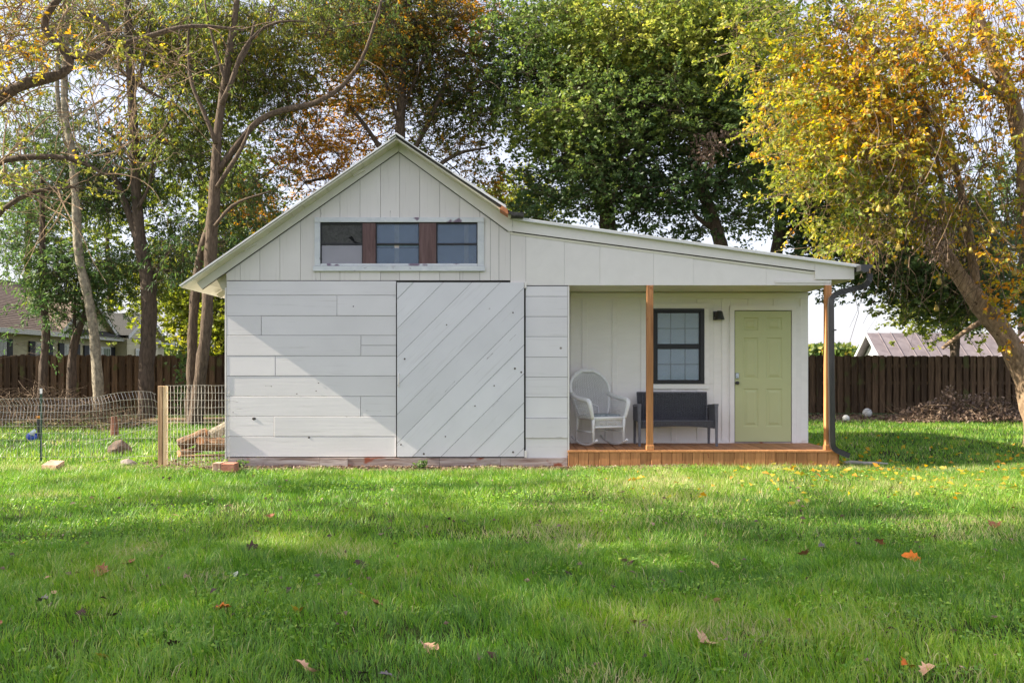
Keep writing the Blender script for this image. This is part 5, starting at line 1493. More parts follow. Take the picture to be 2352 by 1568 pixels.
# tree with thin rust coloured crown behind the ridge
grow_tree('rust_tree', 'tree with sparse rust-orange crown rising right behind the barn ridge', 'tree', treebase(922, 26.5),
  [pl([(925, 950, .26), (922, 700, .22), (920, 480, .18), (918, 330, .15), (922, 230, .13), (925, 150, .11), (930, 60, .09), (940, -40, .07)], 26.5),
   pl([(920, 430, .09), (880, 350, .08), (840, 290, .06), (800, 240, .04)], 26.5), pl([(920, 400, .08), (960, 330, .07), (1000, 250, .06), (1030, 170, .04)], 26.5),
   pl([(921, 480, .08), (980, 400, .07), (1050, 350, .05), (1120, 340, .03)], 26.5), pl([(922, 300, .06), (890, 210, .05), (870, 130, .04)], 26.5), pl([(922, 260, .06), (955, 180, .05), (985, 100, .04)], 26.5),
   pl([(920, 520, .08), (860, 440, .06), (780, 400, .05), (700, 420, .03)], 26.5)],
  [bl_(880, 160, 27.3, 150, 120, 2.4, .7, .62), bl_(760, 280, 27.3, 120, 70, 2, .7, .74), bl_(720, 390, 27.3, 90, 60, 1.6, .8, .70), bl_(1010, 130, 27.8, 130, 120, 2.2, .7, .5), bl_(1010, 310, 27.8, 120, 60, 1.8, .55, .5), bl_(900, 20, 27.8, 240, 70, 2.4, 1, .3), bl_(1090, 230, 27.8, 80, 100, 2, .6, .35), bl_(1090, 430, 27.8, 90, 50, 1.6, .9, .4), bl_(590, 480, 26.8, 70, 40, 1.3, .9, .75), bl_(820, 60, 27.3, 110, 80, 2, .9, .4)],
  leaf_orange, M['brown_bark'], 960, 66, .10, .05, 17, spread=.34, zone=(.6, .9), twig_r=.014, extra=curly(M['dark_bark'], 260, (620, 1150), (0, 480), (.01, .026), 2.6))

# big green maples behind the lean-to
grow_tree('maple_tree', 'broad green maple directly behind the middle of the lean-to roof', 'tree', treebase(1400, 26),
  [pl([(1400, 950, .30), (1402, 700, .26), (1395, 500, .22), (1380, 380, .18), (1370, 250, .15), (1360, 120, .12), (1350, 0, .09)], 26.5),
   pl([(1396, 480, .12), (1330, 380, .09), (1270, 300, .07), (1220, 260, .05)], 26.5), pl([(1385, 400, .12), (1450, 300, .10), (1500, 200, .08), (1530, 100, .06)], 26.5)],
  [bl_(1290, 100, 26, 130, 120, 2.4, 1, .6), bl_(1440, 120, 25.5, 150, 130, 2.4, 1.2, .72), bl_(1230, 260, 26, 110, 90, 2, .9, .4), bl_(1380, 300, 25.5, 150, 110, 2.2, 1.2, .4), bl_(1300, 420, 25.5, 130, 70, 1.8, 1, .22), bl_(1430, 440, 25.5, 120, 60, 1.7, 1, .2), bl_(1250, 520, 26, 80, 40, 1.4, .8, .35), bl_(1180, 120, 26.5, 60, 110, 1.8, .7, .4)],
  leaf_maple, M['brown_bark'], 760, 88, .115, .075, 18, spread=.36, flatv=.35, zone=(.5, .7))
grow_tree('maple_tree', 'green maple whose dark trunk shows above the right half of the lean-to roof', 'tree', treebase(1670, 25),
  [pl([(1690, 950, .24), (1680, 700, .21), (1655, 558, .18), (1629, 475, .16), (1602, 413, .15), (1598, 352, .13), (1571, 176, .11), (1560, 60, .09), (1555, -50, .07)], 25),
   pl([(1640, 520, .08), (1610, 520, .06), (1580, 460, .04)], 25), pl([(1600, 380, .08), (1660, 300, .07), (1700, 200, .06), (1720, 90, .04)], 25), pl([(1625, 470, .07), (1650, 430, .06), (1680, 380, .05)], 25)],
  [bl_(1580, 80, 25, 140, 110, 2.2, 1.1, .7), bl_(1560, 250, 25, 130, 110, 2, 1.1, .5), bl_(1700, 280, 25, 110, 110, 1.9, 1.1, .3), bl_(1700, 100, 25, 120, 100, 2, 1, .5), bl_(1540, 420, 25, 110, 80, 1.6, 1, .22), bl_(1690, 450, 25, 110, 70, 1.5, .9, .2), bl_(1560, 520, 25.5, 90, 35, 1.3, .7, .25)],
  leaf_maple, M['brown_bark'], 620, 88, .115, .075, 19, spread=.36, flatv=.35, zone=(.5, .7), extra=lambda t, a, b, r: withered(t, [(1640, 330, 23.6, 60, 25), (1700, 310, 23.6, 50, 12), (1620, 360, 23.6, 30, 35)], 500, r, .12))
grow_tree('maple_tree', 'dark green maple hanging low to the right of the gutter, beyond the tan trunk', 'tree', treebase(1790, 27),
  [pl([(1770, 980, .26), (1775, 800, .23), (1783, 576, .18), (1796, 505, .16), (1810, 400, .14), (1820, 250, .12), (1830, 100, .09)], 27),
   pl([(1790, 540, .12), (1870, 500, .10), (1960, 520, .08), (2050, 580, .06), (2110, 640, .04)], 27), pl([(1800, 480, .10), (1900, 400, .08), (2000, 350, .06), (2100, 320, .05)], 27),
   pl([(2050, 580, .05), (2000, 640, .035), (1950, 670, .02)], 26.5)],
  [bl_(1830, 430, 27, 110, 90, 1.9, 1, .18), bl_(1960, 480, 27, 120, 80, 1.9, 1, .15), bl_(2070, 610, 26.5, 95, 75, 1.6, 1.3, .22), bl_(1990, 590, 26.5, 90, 60, 1.5, 1, .15), bl_(1980, 330, 27, 160, 100, 2, .8, .3), bl_(2180, 560, 26.5, 110, 110, 1.8, 1.1, .2), bl_(2150, 710, 27, 110, 32, 1.3, 1.2, .6), bl_(2280, 680, 27, 80, 60, 1.4, 1, .3), bl_(1870, 560, 27, 80, 30, 1.2, 1, .15), bl_(1890, 690, 26, 40, 40, .7, .35, .1)],
  leaf_maple, M['dark_bark'], 760, 80, .115, .075, 20, spread=.35, flatv=.3, zone=(.45, .6))

# pear tree, near right
def add_pears(t, nodes, E1, r):
    ys = M['pearskin'] = surf_mat('russet_pear_skin', (.30, .24, .05), (.46, .33, .08), (9, 9, 9), rough=.55, bump=.05, rand=.25)
    mb = MB(); V = []; n = 9
    prof = [(.0, .0), (.018, -.004), (.022, -.02), (.032, -.045), (.04, -.07), (.034, -.092), (.012, -.10), (0, -.099)]
    for (a, z) in prof:
        for k in range(n): V.append((a * math.cos(6.283 * k / n), a * math.sin(6.283 * k / n), z))
    Fc = [(i * n + k, (i + 1) * n + k, (i + 1) * n + (k + 1) % n, i * n + (k + 1) % n) for i in range(len(prof) - 1) for k in range(n)]
    mb.add(V, Fc); mb.tube([(0, 0, -.002), (.004, 0, .05)], .003, 4)
    proto = mb.build('pear', ys, None, smooth=True)
    tw = MB()
    for i in range(950):
        u, v = r.uniform(1960, 2370), r.uniform(-20, 640)
        if (u - 2000) / 260 * 300 < (v - 250) * -1.0 and r.random() < .6: continue
        y = 15.8 + r.normal(0, .7); p = np.array((X(u, y), y, Z(v, y))); L_ = r.uniform(.35, 1.3)
        d = np.array((r.normal(0, .35), r.normal(0, .2), r.choice((1, -1), p=(.6, .4)))); cv = r.normal(0, .22, 3)
        pts = [p + d * L_ * k / 4 + cv * L_ * (k / 4) ** 2 + r.normal(0, .03, 3) for k in range(5)]
        r0 = r.uniform(.004, .010); tw.tube(pts, [r0, r0 * .85, r0 * .7, r0 * .5, r0 * .3], 3, cap=False)
    tag(tw.build('bare_twigs', M['twig'], t), kind='stuff')
    withered(t, [(1945, 60, 15.3, 45, 110), (2010, 330, 15.4, 60, 90), (2090, 90, 15.2, 60, 60), (2160, 560, 15.4, 50, 60)], 1500, r, .07)
    spots = [(2092, 355), (2030, 335), (2123, 390), (2118, 405), (2165, 382), (1878, 50), (2110, 460), (2158, 640), (2082, 595), (2185, 555), (2190, 560), (2230, 568), (2215, 520), (2064, 560), (2040, 470), (2160, 430), (2260, 560), (2300, 470), (2330, 620), (2210, 360), (2240, 330), (2280, 520), (2340, 430), (2050, 520), (2150, 700), (2020, 470), (2200, 470), (2325, 700), (2250, 420), (2335, 360)]
    for i, (u, v) in enumerate(spots):
        y = 15.2 + r.uniform(-.6, 1.4)
        o_ = proto if i == 0 else copy_obj(proto)
        tgt = np.array((X(u, y), y, Z(v, y)))
        o_.location = tuple(tgt - np.array(t.location)); o_.parent = t
        k_ = r.uniform(.9, 1.25); o_.scale = (k_, k_, k_); o_.rotation_euler = (r.uniform(-.2, .2), r.uniform(-.2, .2), r.uniform(0, 6))
grow_tree('pear_tree', 'old pear tree with leaning tan trunk, yellow-orange leaves and hanging pears at the right', 'tree', treebase(2384, 16.4),
  [pl([(2384, 1028, .23), (2380, 990, .20), (2364, 905, .185), (2338, 821, .185), (2302, 764, .19), (2264, 707, .18), (2226, 668, .17), (2196, 625, .14), (2170, 585, .125), (2136, 540, .11), (2115, 500, .085), (2095, 440, .055), (2080, 380, .045)], 16.4),
   pl([(2240, 695, .10), (2240, 620, .08), (2215, 480, .07), (2200, 400, .055), (2180, 320, .04)], 16.4),
   pl([(2366, 900, .14), (2385, 700, .13), (2362, 500, .12), (2350, 330, .13), (2325, 230, .13), (2290, 150, .12), (2255, 80, .12), (2225, -20, .10)], 15.6),
   pl([(2120, 520, .06), (2060, 440, .05), (2010, 330, .045), (1990, 240, .035), (1950, 170, .03)], 16.2),
   pl([(2150, 560, .05), (2170, 450, .045), (2150, 350, .04), (2120, 260, .035), (2090, 160, .03)], 16),
   pl([(2200, 400, .05), (2140, 260, .045), (2060, 150, .04), (1960, 70, .03), (1860, 50, .02)], 15.8),
   pl([(2270, 730, .06), (2215, 760, .05), (2165, 800, .03)], 16.9),
   pl([(2325, 230, .06), (2250, 190, .05), (2190, 160, .04), (2140, 80, .03)], 15.4)],
  [bl_(1790, 90, 16, 110, 100, 1.1, 1.1, 0.30), bl_(1870, 260, 16, 130, 130, 1.3, 1.2, 0.50), bl_(2000, 130, 15.6, 150, 130, 1.4, 1.0, 0.55), bl_(2000, 330, 15.8, 150, 120, 1.4, 1.0, 0.60), bl_(1900, 430, 16, 110, 80, 1.1, .9, 0.40), bl_(2060, 470, 16, 120, 80, 1.2, .8, 0.55), bl_(2180, 120, 15.4, 140, 130, 1.3, .5, 0.70), bl_(2220, 330, 15.6, 140, 120, 1.3, .28, 0.75), bl_(2250, 540, 15.8, 120, 100, 1.2, .3, 0.70), bl_(1960, 560, 16, 80, 50, .9, .6, 0.60), bl_(2330, 660, 15.6, 50, 110, .8, .45, 0.70), bl_(2340, 130, 15.4, 80, 120, 1.2, .6, 0.75), bl_(1810, 560 - 60, 16.2, 45, 40, .6, .3, 0.80)],
  leaf_pear, M['pear_bark'], 1150, 28, .088, .05, 21, droop=.25, spread=.22, zone=(.5, .95), twig_r=.008, extra=add_pears, zone_scale=1.2)

# filler trees beyond the fences
def far_tree(label, u, Y, ru, vtop, vbot, mat, seed, tint=.4, n=150, lp=70, name='background_tree', L_=.16, W_=.10):
    vm = (vtop + vbot) / 2; rv = (vbot - vtop) / 2
    return grow_tree(name, label, 'tree', treebase(u, Y), [pl([(u, 850 + 2884 / Y, .2), (u + 5, vm + rv * .5, .16), (u - 4, vm, .11), (u, vtop + rv * .3, .05)], Y)],
      [bl_(u, vm, Y, ru, rv, ru * Y / F * .8, 1, tint), bl_(u - ru * .5, vm + rv * .3, Y, ru * .6, rv * .6, ru * Y / F * .5, .8, tint), bl_(u + ru * .5, vm + rv * .2, Y, ru * .6, rv * .7, ru * Y / F * .5, .8, tint)],
      mat, M['dark_bark'], n, lp, L_, W_, seed, spread=.5, zone=(.4, .6), group='trees beyond the fences')
far_tree('yellow-green tree beyond the fence, between the dark thick trunk and the barn', 420, 34, 95, 560, 800, leaf_yel, 31, .45, 130, 60)
far_tree('round bright yellow-green shrub tree touching the barn corner above the fence', 505, 33, 40, 705, 830, leaf_yel, 32, .6, 60, 60)
far_tree('yellowish tree behind the neighbour house roof, left of the dark thick trunk', 250, 48, 130, 400, 740, leaf_yel, 33, .4, 150, 50, L_=.2)
far_tree('olive tree behind the neighbour house, at the left edge', 60, 50, 110, 250, 560, leaf_mix, 34, .5, 120, 34, L_=.2)
far_tree('bushy green tree beyond the fence just left of the barn roof slope', 560, 36, 90, 380, 720, leaf_mix, 35, .4, 170, 60)
far_tree('tall pale green tree beyond the fence behind the arching limb', 460, 40, 130, 90, 520, leaf_yel, 36, .3, 190, 42, L_=.19)
far_tree('yellow-green tree seen low between rust crown and maple above the roof', 1190, 38, 70, 420, 560, leaf_yel, 37, .5, 80, 60)
far_tree('green tree seen through the pear branches far behind the right fence', 2345, 42, 120, 330, 700, leaf_maple, 38, .15, 150, 44, L_=.2)
far_tree('dark tree behind the pear crown and the lean-to end', 1832, 40, 120, 150, 480, leaf_maple, 39, .2, 150, 40, L_=.2)
far_tree('bright yellow-green tree hanging low just above the grey shed roof', 2190, 34, 120, 590, 768, leaf_yel, 40, .45, 130, 56)
# hedgerow on the horizon
def hedge(label, u0, u1, Y, h, seed, mat):
    r = np.random.default_rng(seed); n = 16000
    x0_, x1_ = X(u0, Y), X(u1, Y)
    xx = r.uniform(x0_, x1_, n); hh = h * (.45 + .75 * vnoise(xx, xx * 0, 4.0, seed)) 
    C_ = np.stack([xx, Y + r.normal(0, 1.5, n), np.abs(r.beta(2, 1.3, n)) * hh], 1)
    V, ix, nf = leaf_quads(C_, r, .55, .4)
    me_ = fast_mesh('hedgerow', V, nf, ix, tint=np.repeat(np.clip(r.normal(.35, .2, n) + (C_[:, 2] / h - .5) * .2, 0, 1), 2)); me_.materials.append(mat)
    o_ = bpy.data.objects.new('hedgerow', me_); COL.objects.link(o_); tag(o_, label, 'hedgerow', kind='stuff')
hedge('distant line of trees on the horizon right of the barn', 1700, 2500, 95, 4.4, 41, leaf_mix)
hedge('distant line of trees on the horizon left of the barn', -200, 900, 110, 5.5, 42, leaf_mix)

# tall shade tree far outside the frame, up-sun, that throws the soft shade over the near lawn
grow_tree('shade_tree', 'very tall tree outside the left edge whose soft shade falls over the near lawn', 'tree', (-27, 4.5, 0),
  [[(-27, 4.5, 0, .5), (-27, 4.5, 8, .4), (-27.1, 4.6, 15, .28), (-27, 4.5, 21, .12)]],
  [((-27, 3.0, 18.5), (5, 3.6, 6.0), 1, .4), ((-27, 4.6, 20), (4, 2.6, 6), .7, .4), ((-29, 8.9, 17), (4, .45, 4), 1.2, .4)], leaf_maple, M['brown_bark'], 420, 24, .26, .2, 51, spread=.7, spray_len=.6)
brush_pile('heap of dry cut branches lying before the left fence behind the wire mesh', X(60, 21.5), 21.8, 2.5, 1.2, .95, 1100, 61)
brush_pile('heap of cut branches with curled brown leaves before the right fence', X(2240, 24.3), 24.4, 2.2, .9, .8, 300, 62, leaf_dry, 3400)
# ivy on the trunk beside the barn
r = np.random.default_rng(9); n = 260
C_ = np.stack([X(425, 24.6) + r.normal(0, .16, n), 24.6 + r.normal(0, .15, n), np.abs(r.uniform(.2, 2.1, n))], 1)
V, ix, nf = leaf_quads(C_, r, .13, .11)
me_ = fast_mesh('climbing_shrub', V, nf, ix, tint=r.random(len(nf)) * .5); me_.materials.append(leaf_maple)
o_ = bpy.data.objects.new('climbing_shrub', me_); COL.objects.link(o_); tag(o_, 'leafy green climber at the fence beside the double trunk', 'shrub')

# ------------------------------------------------------------------ lawn
def in_excl(x, y):
    barn_ = (x > -4.2) & (x < 4.78) & (y > 12.88) & (y < 19.4)
    front_barn = (x > -4.3) & (x < .85) & (y > 12.62 + (vnoise(x, y, .5, 8) - .5) * .3) & (y < 13)
    deckf = (x > .7) & (x < 4.75) & (y > 12.86)& (y < 14)
    return barn_ | front_barn | deckf
def grass(name, n, y0, y1, hmin, hmax, wid, seed, three=True, xm=1.32, density=None):
    r = np.random.default_rng(seed)
    yy = np.sqrt(r.uniform(y0 ** 2, y1 ** 2, n)) if y1 < 20 else r.uniform(y0, y1, n)
    xx = r.uniform(-1, 1, n) * (yy * 1176 / F * xm + .3)
    k = ~in_excl(xx, yy)
    # thin in places
    dn = vnoise(xx, yy, .35, 21) * .6 + vnoise(xx, yy, 1.4, 22) * .6
    k &= r.random(n) < np.clip(dn * 1.7, .25, 1)
    if density is not None: k &= r.random(n) < density(xx, yy)
    xx, yy = xx[k], yy[k]; n = len(xx)
    zz = ground_z(xx, yy) - .004
    cl = vnoise(xx, yy, .16, 23); big = vnoise(xx, yy, 1.1, 24); dn = vnoise(xx, yy, .35, 21)
    h = (hmin + (hmax - hmin) * r.random(n) ** 1.3) * (.55 + .5 * cl + .35 * big)
    # clumps lean together
    ang = vnoise(xx, yy, .22, 25) * 12.6 + r.normal(0, .9, n)
    lean = h * r.uniform(.15, .95, n)
    dx, dy = np.cos(ang) * lean, np.sin(ang) * lean
    fa = r.uniform(0, np.pi, n); w = wid * r.uniform(.6, 1.3, n)
    wx_, wy_ = np.cos(fa) * w / 2, np.sin(fa) * w / 2 * .6
    if three:
        V = np.empty((n, 5, 3), np.float32)
        V[:, 0] = np.stack([xx - wx_, yy - wy_, zz], 1); V[:, 1] = np.stack([xx + wx_, yy + wy_, zz], 1)
        mx_, my_, mz_ = xx + dx * .38, yy + dy * .38, zz + h * .62
        V[:, 2] = np.stack([mx_ + wx_ * .8, my_ + wy_ * .8, mz_], 1); V[:, 3] = np.stack([mx_ - wx_ * .8, my_ - wy_ * .8, mz_], 1)
        V[:, 4] = np.stack([xx + dx, yy + dy, zz + h * (.95 - .25 * (lean / h) ** 2)], 1)
        q_ = np.arange(n) * 5
        ix = np.stack([q_, q_ + 1, q_ + 2, q_ + 3, q_ + 3, q_ + 2, q_ + 4], 1).ravel()
        nf = np.tile([4, 3], n)
    else:
        V = np.empty((n, 3, 3), np.float32)
        V[:, 0] = np.stack([xx - wx_, yy - wy_, zz], 1); V[:, 1] = np.stack([xx + wx_, yy + wy_, zz], 1)
        V[:, 2] = np.stack([xx + dx, yy + dy, zz + h], 1)
        ix = np.arange(n * 3); nf = np.full(n, 3)
    # straw patches
    straw = ((np.exp(-((xx - X(1650, 7.2)) ** 2 / 1.2 + (yy - 9.6) ** 2 / 4)) * .25) + (vnoise(xx, yy, .8, 26) > .84) * .3 + np.exp(-((xx + .62) ** 2 / .12 + (yy - 4.75) ** 2 / .02)) * .0
             + np.exp(-((xx - X(1680, 4.75)) ** 2 / .10 + (yy - 4.72) ** 2 / .02)) * .5 + np.exp(-((xx - X(1900, 10.6)) ** 2 / 5 + (yy - 10.8) ** 2 / 1.0)) * .25
             + np.exp(-(yy - 12.75) ** 2 / .12) * .35)
    tint = .28 + .34 * (big - .5) + .26 * (vnoise(xx, yy, .45, 27) - .5) + r.normal(0, .15, n) + (r.random(n) < .06) * .45
    tint = np.where(r.random(n) < straw, r.uniform(.72, 1, n), tint)
    tint = np.clip(tint, 0, 1)
    me_ = fast_mesh(name, V.reshape(-1, 3), nf, ix, tint=np.repeat(tint, 2) if three else tint)
    me_.materials.append(grass_m)
    o_ = bpy.data.objects.new(name, me_); COL.objects.link(o_)
    return tag(o_, None, None, None, 'stuff')
grass_m = leaf_mat('lawn_grass', [(0, (.075, .18, .03)), (.3, (.165, .335, .045)), (.6, (.34, .47, .06)), (.78, (.48, .47, .19)), (1, (.60, .52, .32))], .38, .42, .4)
g1 = grass('lawn_grass', 225000, 3.3, 7.2, .04, .10, .0046, 71)
tag(g1, 'long green lawn grass blades nearest the camera', 'grass')
g2 = grass('lawn_grass', 245000, 7.2, 13.4, .04, .09, .0078, 72, three=False)
tag(g2, 'green lawn grass between the near lawn and the barn front', 'grass')
g3 = grass('lawn_grass', 128000, 13.4, 27.2, .05, .10, .02, 73, three=False, density=lambda x, y: np.where(x > 0, np.clip((25.2 - y) / 1.2, .05, 1), np.clip((24.5 - y) / 2, .1, 1)))
tag(g3, 'lawn grass on both sides of the barn as far as the fences', 'grass')

# ------------------------------------------------------------------ fallen leaves
def leaf_shape(L_, kind, r):
    """lobed leaf with curl, a midrib fold and a stalk"""
    if kind == 'oak': out_ = [(0, 0), (.12, .10), (.30, .12), (.24, .28), (.46, .36), (.30, .48), (.50, .68), (.26, .68), (.22, .88), (0, 1)]
    elif kind == 'maple': out_ = [(0, 0), (.22, .02), (.48, .14), (.34, .30), (.62, .52), (.32, .56), (.28, .80), (.10, .74), (0, 1)]
    else: out_ = [(0, 0), (.16, .15), (.26, .38), (.22, .62), (.10, .86), (0, 1)]
    m_ = len(out_); c1, c2, c3 = r.uniform(.1, .7), r.uniform(-.5, .6), r.uniform(-.3, .3)
    V = []; Fc = []
    def pt(x, y): return (x * L_, (y - .45) * L_, L_ * (c1 * abs(x) * 1.1 + c2 * (y - .5) ** 2 + c3 * x * (y - .3)))
    for s_ in (1, -1):
        b = len(V)
        for (x, y) in out_: V.append(pt(x * s_, y))
        for (x, y) in out_: V.append(pt(0, y))
        for i in range(m_ - 1):
            f_ = (b + i, b + i + 1, b + m_ + i + 1, b + m_ + i)
            Fc.append(f_ if s_ > 0 else f_[::-1])
    mb = MB(); mb.add(V, Fc); mb.tube([(0, -.44 * L_, .0), (.04 * L_, -.62 * L_, .02 * L_), (.02 * L_, -.78 * L_, .03 * L_)], L_ * .012, 4)
    return mb
def lm(name, a, b): return surf_mat(name, a, b, (30, 30, 30), rough=.7, bump=.3, rand=.1)
LM = {'tan': lm('tan_leaf', srgb(186, 140, 108), srgb(226, 184, 150)), 'brown': lm('brown_leaf', srgb(112, 66, 44), srgb(160, 104, 74)), 'dark': lm('dark_leaf', srgb(52, 38, 34), srgb(84, 60, 52)),
      'grey': lm('grey_leaf', srgb(92, 84, 88), srgb(136, 124, 124)), 'orange': lm('orange_leaf', srgb(196, 96, 24), srgb(224, 130, 40)), 'yellow': lm('yellow_leaf', srgb(206, 160, 40), srgb(232, 196, 80)), 'pale': lm('pale_leaf', srgb(180, 186, 160), srgb(210, 214, 196))}
LC = lambda x, y, off=0: ((off + x / 1.531) / 1.306, (1380 + y / 1.531) / 1.306)
big = [ # crop x, crop y, crop offset, size px(2352), colour, shape, label
 (875, 858, 1536, 50, 'tan', 'maple', 'largest tan leaf lying flat at the front right of centre'),
 (1400, 965, 0, 38, 'tan', 'oak', 'upright curled tan leaf close to the bottom edge left of centre'),
 (1442, 992, 0, 28, 'tan', 'oak', 'smaller tan leaf touching the upright one near the bottom edge'),
 (1962, 880, 0, 36, 'tan', 'oak', 'cream and brown curled leaf right of the bottom centre'),
 (2008, 884, 0, 18, 'tan', 'beech', 'small tan leaf beside the cream curled leaf'),
 (1800, 958, 1536, 34, 'orange', 'oak', 'orange-tan leaf near the bottom right corner'),
 (1890, 985, 1536, 36, 'tan', 'oak', 'curled pinkish leaf right of the orange one near the bottom right corner'),
 (2055, 975, 1536, 20, 'tan', 'beech', 'little beige leaf nearest the right bottom corner'),
 (468, 528, 0, 44, 'brown', 'maple', 'large reddish brown leaf at the left of the lawn'),
 (607, 490, 0, 28, 'brown', 'maple', 'upright brown leaf just right of the large reddish one'),
 (820, 866, 0, 30, 'dark', 'maple', 'dark brown curled leaf at the front left'),
 (1035, 704, 0, 34, 'orange', 'maple', 'bright orange leaf left of the lawn centre'),
 (1075, 738, 0, 20, 'dark', 'beech', 'dark leaf directly below the bright orange one'),
 (1378, 715, 0, 26, 'yellow', 'maple', 'yellow leaf at the lawn centre'),
 (1735, 685, 0, 34, 'brown', 'oak', 'brown curled leaf right of the yellow leaf at the lawn centre'),
 (1665, 640, 0, 20, 'yellow', 'beech', 'small yellow leaf above the brown curled one'),
 (1170, 422, 0, 30, 'dark', 'maple', 'brown leaf in the middle distance left of centre'),
 (1662, 500, 0, 34, 'dark', 'oak', 'dark brown leaf at the middle of the lawn'),
 (388, 720, 0, 24, 'dark', 'oak', 'very dark red leaf at the left'),
 (535, 732, 0, 24, 'dark', 'oak', 'blackish leaf right of the dark red one at the left'),
 (215, 655, 0, 24, 'grey', 'maple', 'greyish leaf near the left edge'),
 (265, 622, 0, 20, 'tan', 'beech', 'pale tan leaf just above the greyish one near the left edge'),
 (232, 553, 0, 16, 'tan', 'beech', 'small tan leaf in the sunlit patch near the left edge'),
 (108, 450, 0, 13, 'orange', 'beech', 'small orange leaf at the far left'),
 (118, 390, 0, 12, 'yellow', 'beech', 'small yellow leaf above the orange one at the far left'),
 (18, 766, 0, 20, 'brown', 'beech', 'brown leaf cut by the left edge'),
 (490, 920, 0, 28, 'yellow', 'maple', 'faded yellow-green leaf at the front left'),
 (700, 433, 0, 16, 'pale', 'beech', 'small whitish leaf at the left middle'),
 (1092, 540, 0, 22, 'pale', 'beech', 'pale green-white leaf left of centre'),
 (1248, 273, 0, 18, 'brown', 'maple', 'brown leaf on the far lawn in front of the door'),
 (815, 266, 0, 14, 'tan', 'beech', 'tan leaf on the sunlit lawn in front of the siding'),
 (1670, 992, 0, 26, 'dark', 'maple', 'dark leaf at the bottom edge right of centre'),
 (1775, 1004, 0, 30, 'grey', 'maple', 'grey leaf at the bottom edge next to the dark one'),
 (260, 532, 1536, 24, 'dark', 'beech', 'black upright leaf just right of the lawn centre'),
 (310, 400, 1536, 20, 'grey', 'beech', 'grey curled leaf above the black upright one'),
 (545, 484, 1536, 24, 'dark', 'oak', 'dark leaf right of the black upright one'),
 (925, 488, 1536, 26, 'tan', 'beech', 'pair-like pale tan leaf in the right half middle'),
 (1325, 448, 1536, 30, 'brown', 'maple', 'brown leaf in the right half middle'),
 (1415, 415, 1536, 22, 'grey', 'maple', 'grey leaf beside the brown leaf in the right half'),
 (1830, 464, 1536, 40, 'orange', 'oak', 'long rust-orange leaf at the right middle'),
 (1576, 396, 1536, 22, 'grey', 'beech', 'slate grey leaf at the right'),
 (1672, 388, 1536, 24, 'brown', 'maple', 'brown leaf just right of the slate grey one'),
 (935, 655, 1536, 28, 'tan', 'beech', 'tan leaf at the front of the right half'),
 (1213, 656, 1536, 18, 'yellow', 'beech', 'small bright yellow leaf at the front of the right half'),
 (550, 752, 1536, 24, 'tan', 'maple', 'beige leaf right of the lawn front centre'),
 (1678, 224, 1536, 20, 'tan', 'maple', 'pinkish leaf on the far lawn at the right'),
 (1600, 263, 1536, 18, 'grey', 'beech', 'grey leaf just below the pinkish one on the right'),
 (2210, 305, 1536, 26, 'brown', 'maple', 'brown leaf near the right edge of the lawn'),
 (2292, 228, 1536, 14, 'orange', 'beech', 'orange leaf by the right edge, farther back'),
 (1404, 87, 1536, 14, 'orange', 'beech', 'orange leaf in front of the right end of the porch'),
 (1160, 76, 1536, 14, 'orange', 'beech', 'orange leaf in front of the green door'),
 (1200, 124, 1536, 12, 'yellow', 'beech', 'yellow leaf on the lawn in front of the green door'),
]
rr_ = np.random.default_rng(5)
for (cx, cy, off_, sz, colr, kind, lab) in big:
    u, v = LC(cx, cy, off_); Yl = 2884 / (v - 850) ; L_ = sz * Yl / F * 1.15
    mb = leaf_shape(L_, kind, rr_)
    o_ = mb.build('fallen_leaf', LM[colr])
    gz = float(ground_z(X(u, Yl), Yl))
    o_.location = (X(u, Yl), Yl - .04, gz + .036)
    o_.rotation_euler = (rr_.uniform(.1, .7), rr_.uniform(-.4, .4), rr_.uniform(0, 6.28))
    tag(o_, lab, 'leaf', 'fallen leaves on the lawn')
# small litter nobody could count
def litter(name, label, n, fx, fy, mat, L_, seed, tr=(0, 1), lift=.03, cond=None):
    r = np.random.default_rng(seed)
    x, y = fx(r, n), fy(r, n)
    if cond is not None:
        k = cond(x, y); x, y = x[k], y[k]
    C_ = np.stack([x, y, ground_z(x, y) + lift * r.uniform(.4, 1.2, len(x))], 1)
    V, ix, nf = leaf_quads(C_, r, L_, L_ * .6, 0, .75)
    me_ = fast_mesh(name, V, nf, ix, tint=np.repeat(r.uniform(*tr, len(x)), 2)); me_.materials.append(mat)
    o_ = bpy.data.objects.new(name, me_); COL.objects.link(o_); tag(o_, label, 'leaf litter', kind='stuff')
outside = lambda x, y: ~((x > -4.1) & (x < 4.7) & (y > 12.98))
litter('leaf_litter', 'scattered yellow and orange leaves on the grass at the right end of the porch', 420, lambda r, n: r.uniform(3.6, 9.8, n), lambda r, n: 10.0 + r.gamma(2.5, 1.3, n), leaf_pear, .085, 81, (.5, 1), .06, outside)
litter('leaf_litter', 'sparse small leaves in front of the porch', 90, lambda r, n: r.uniform(1.0, 5.5, n), lambda r, n: r.uniform(9.2, 12.6, n), leaf_pear, .07, 82, (.5, 1), .06, outside)
litter('leaf_litter', 'sparse small brown leaves all over the near lawn', 420, lambda r, n: r.uniform(-4.5, 5.5, n), lambda r, n: r.uniform(4.2, 12, n), leaf_dry, .045, 83, (0, .8), .05, lambda x, y: np.abs(x) < y * .6)
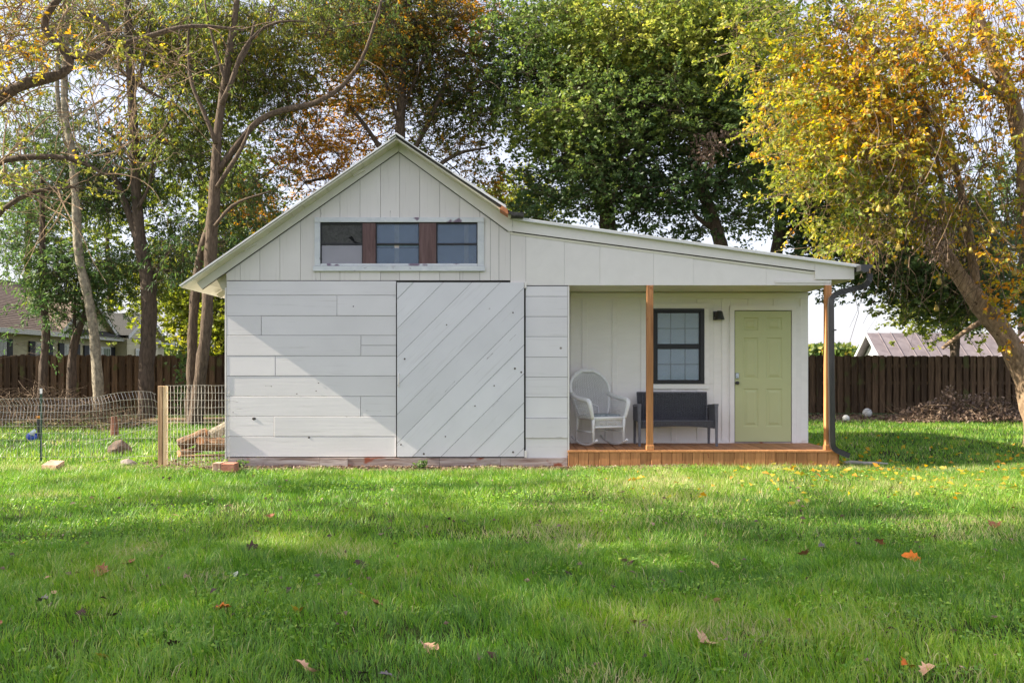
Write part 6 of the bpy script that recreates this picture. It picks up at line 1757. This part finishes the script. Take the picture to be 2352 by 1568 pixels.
litter('leaf_litter', 'dry leaves and wood chips along the foot of the barn', 1700, lambda r, n: r.uniform(-5.0, 2.5, n), lambda r, n: 12.93 - np.abs(r.normal(0, .14, n)), leaf_dry, .06, 84, (.2, 1), .03)
litter('leaf_litter', 'dry leaves on the mulch along the right fence', 1500, lambda r, n: r.uniform(8, 17, n), lambda r, n: r.uniform(23.5, 28, n), leaf_dry, .10, 85, (0, .8), .03)
litter('leaf_litter', 'dry leaves under the log pile and by the wire panel', 300, lambda r, n: r.uniform(-5.4, -4.2, n), lambda r, n: r.uniform(12.9, 14.6, n), leaf_dry, .07, 86, (.2, 1), .03, outside)
def clover(n, seed):
    r = np.random.default_rng(seed)
    y = np.sqrt(r.uniform(4 ** 2, 13 ** 2, n)); x = r.uniform(-1, 1, n) * y * .62
    k = (vnoise(x, y, .9, 93) * .7 + vnoise(x, y, .25, 94) * .45 > .68) & ~in_excl(x, y)
    x, y = x[k], y[k]
    C_ = np.stack([x, y, ground_z(x, y) + r.uniform(.02, .055, len(x))], 1)
    V, ix, nf = leaf_quads(C_, r, .022, .02, 0, .8)
    me_ = fast_mesh('clover', V, nf, ix, tint=np.repeat(np.clip(r.normal(.35, .12, len(x)), 0, 1), 2)); me_.materials.append(grass_m)
    o_ = bpy.data.objects.new('clover', me_); COL.objects.link(o_); tag(o_, 'low patches of clover between the lawn grass', 'clover', kind='stuff')
clover(55000, 95)
# weeds at the foot of the sill
r = np.random.default_rng(91)
for (u, lab) in ((965, 'small green weed at the foot of the plank door'), (548, 'leafy green weed at the bricks beside the barn corner')):
    n = 60; Yw = 12.75
    C_ = np.stack([X(u, Yw) + r.normal(0, .05, n), Yw + r.normal(0, .05, n), np.abs(r.uniform(.02, .11, n))], 1)
    V, ix, nf = leaf_quads(C_, r, .06, .035)
    me_ = fast_mesh('weed', V, nf, ix, tint=r.random(len(nf)) * .5); me_.materials.append(leaf_maple)
    o_ = bpy.data.objects.new('weed', me_); COL.objects.link(o_); tag(o_, lab, 'weed')
tri = sum(len(o.data.polygons) for o in bpy.data.objects if o.type == 'MESH')
print('FACES', tri, 'OBJECTS', len(bpy.data.objects))
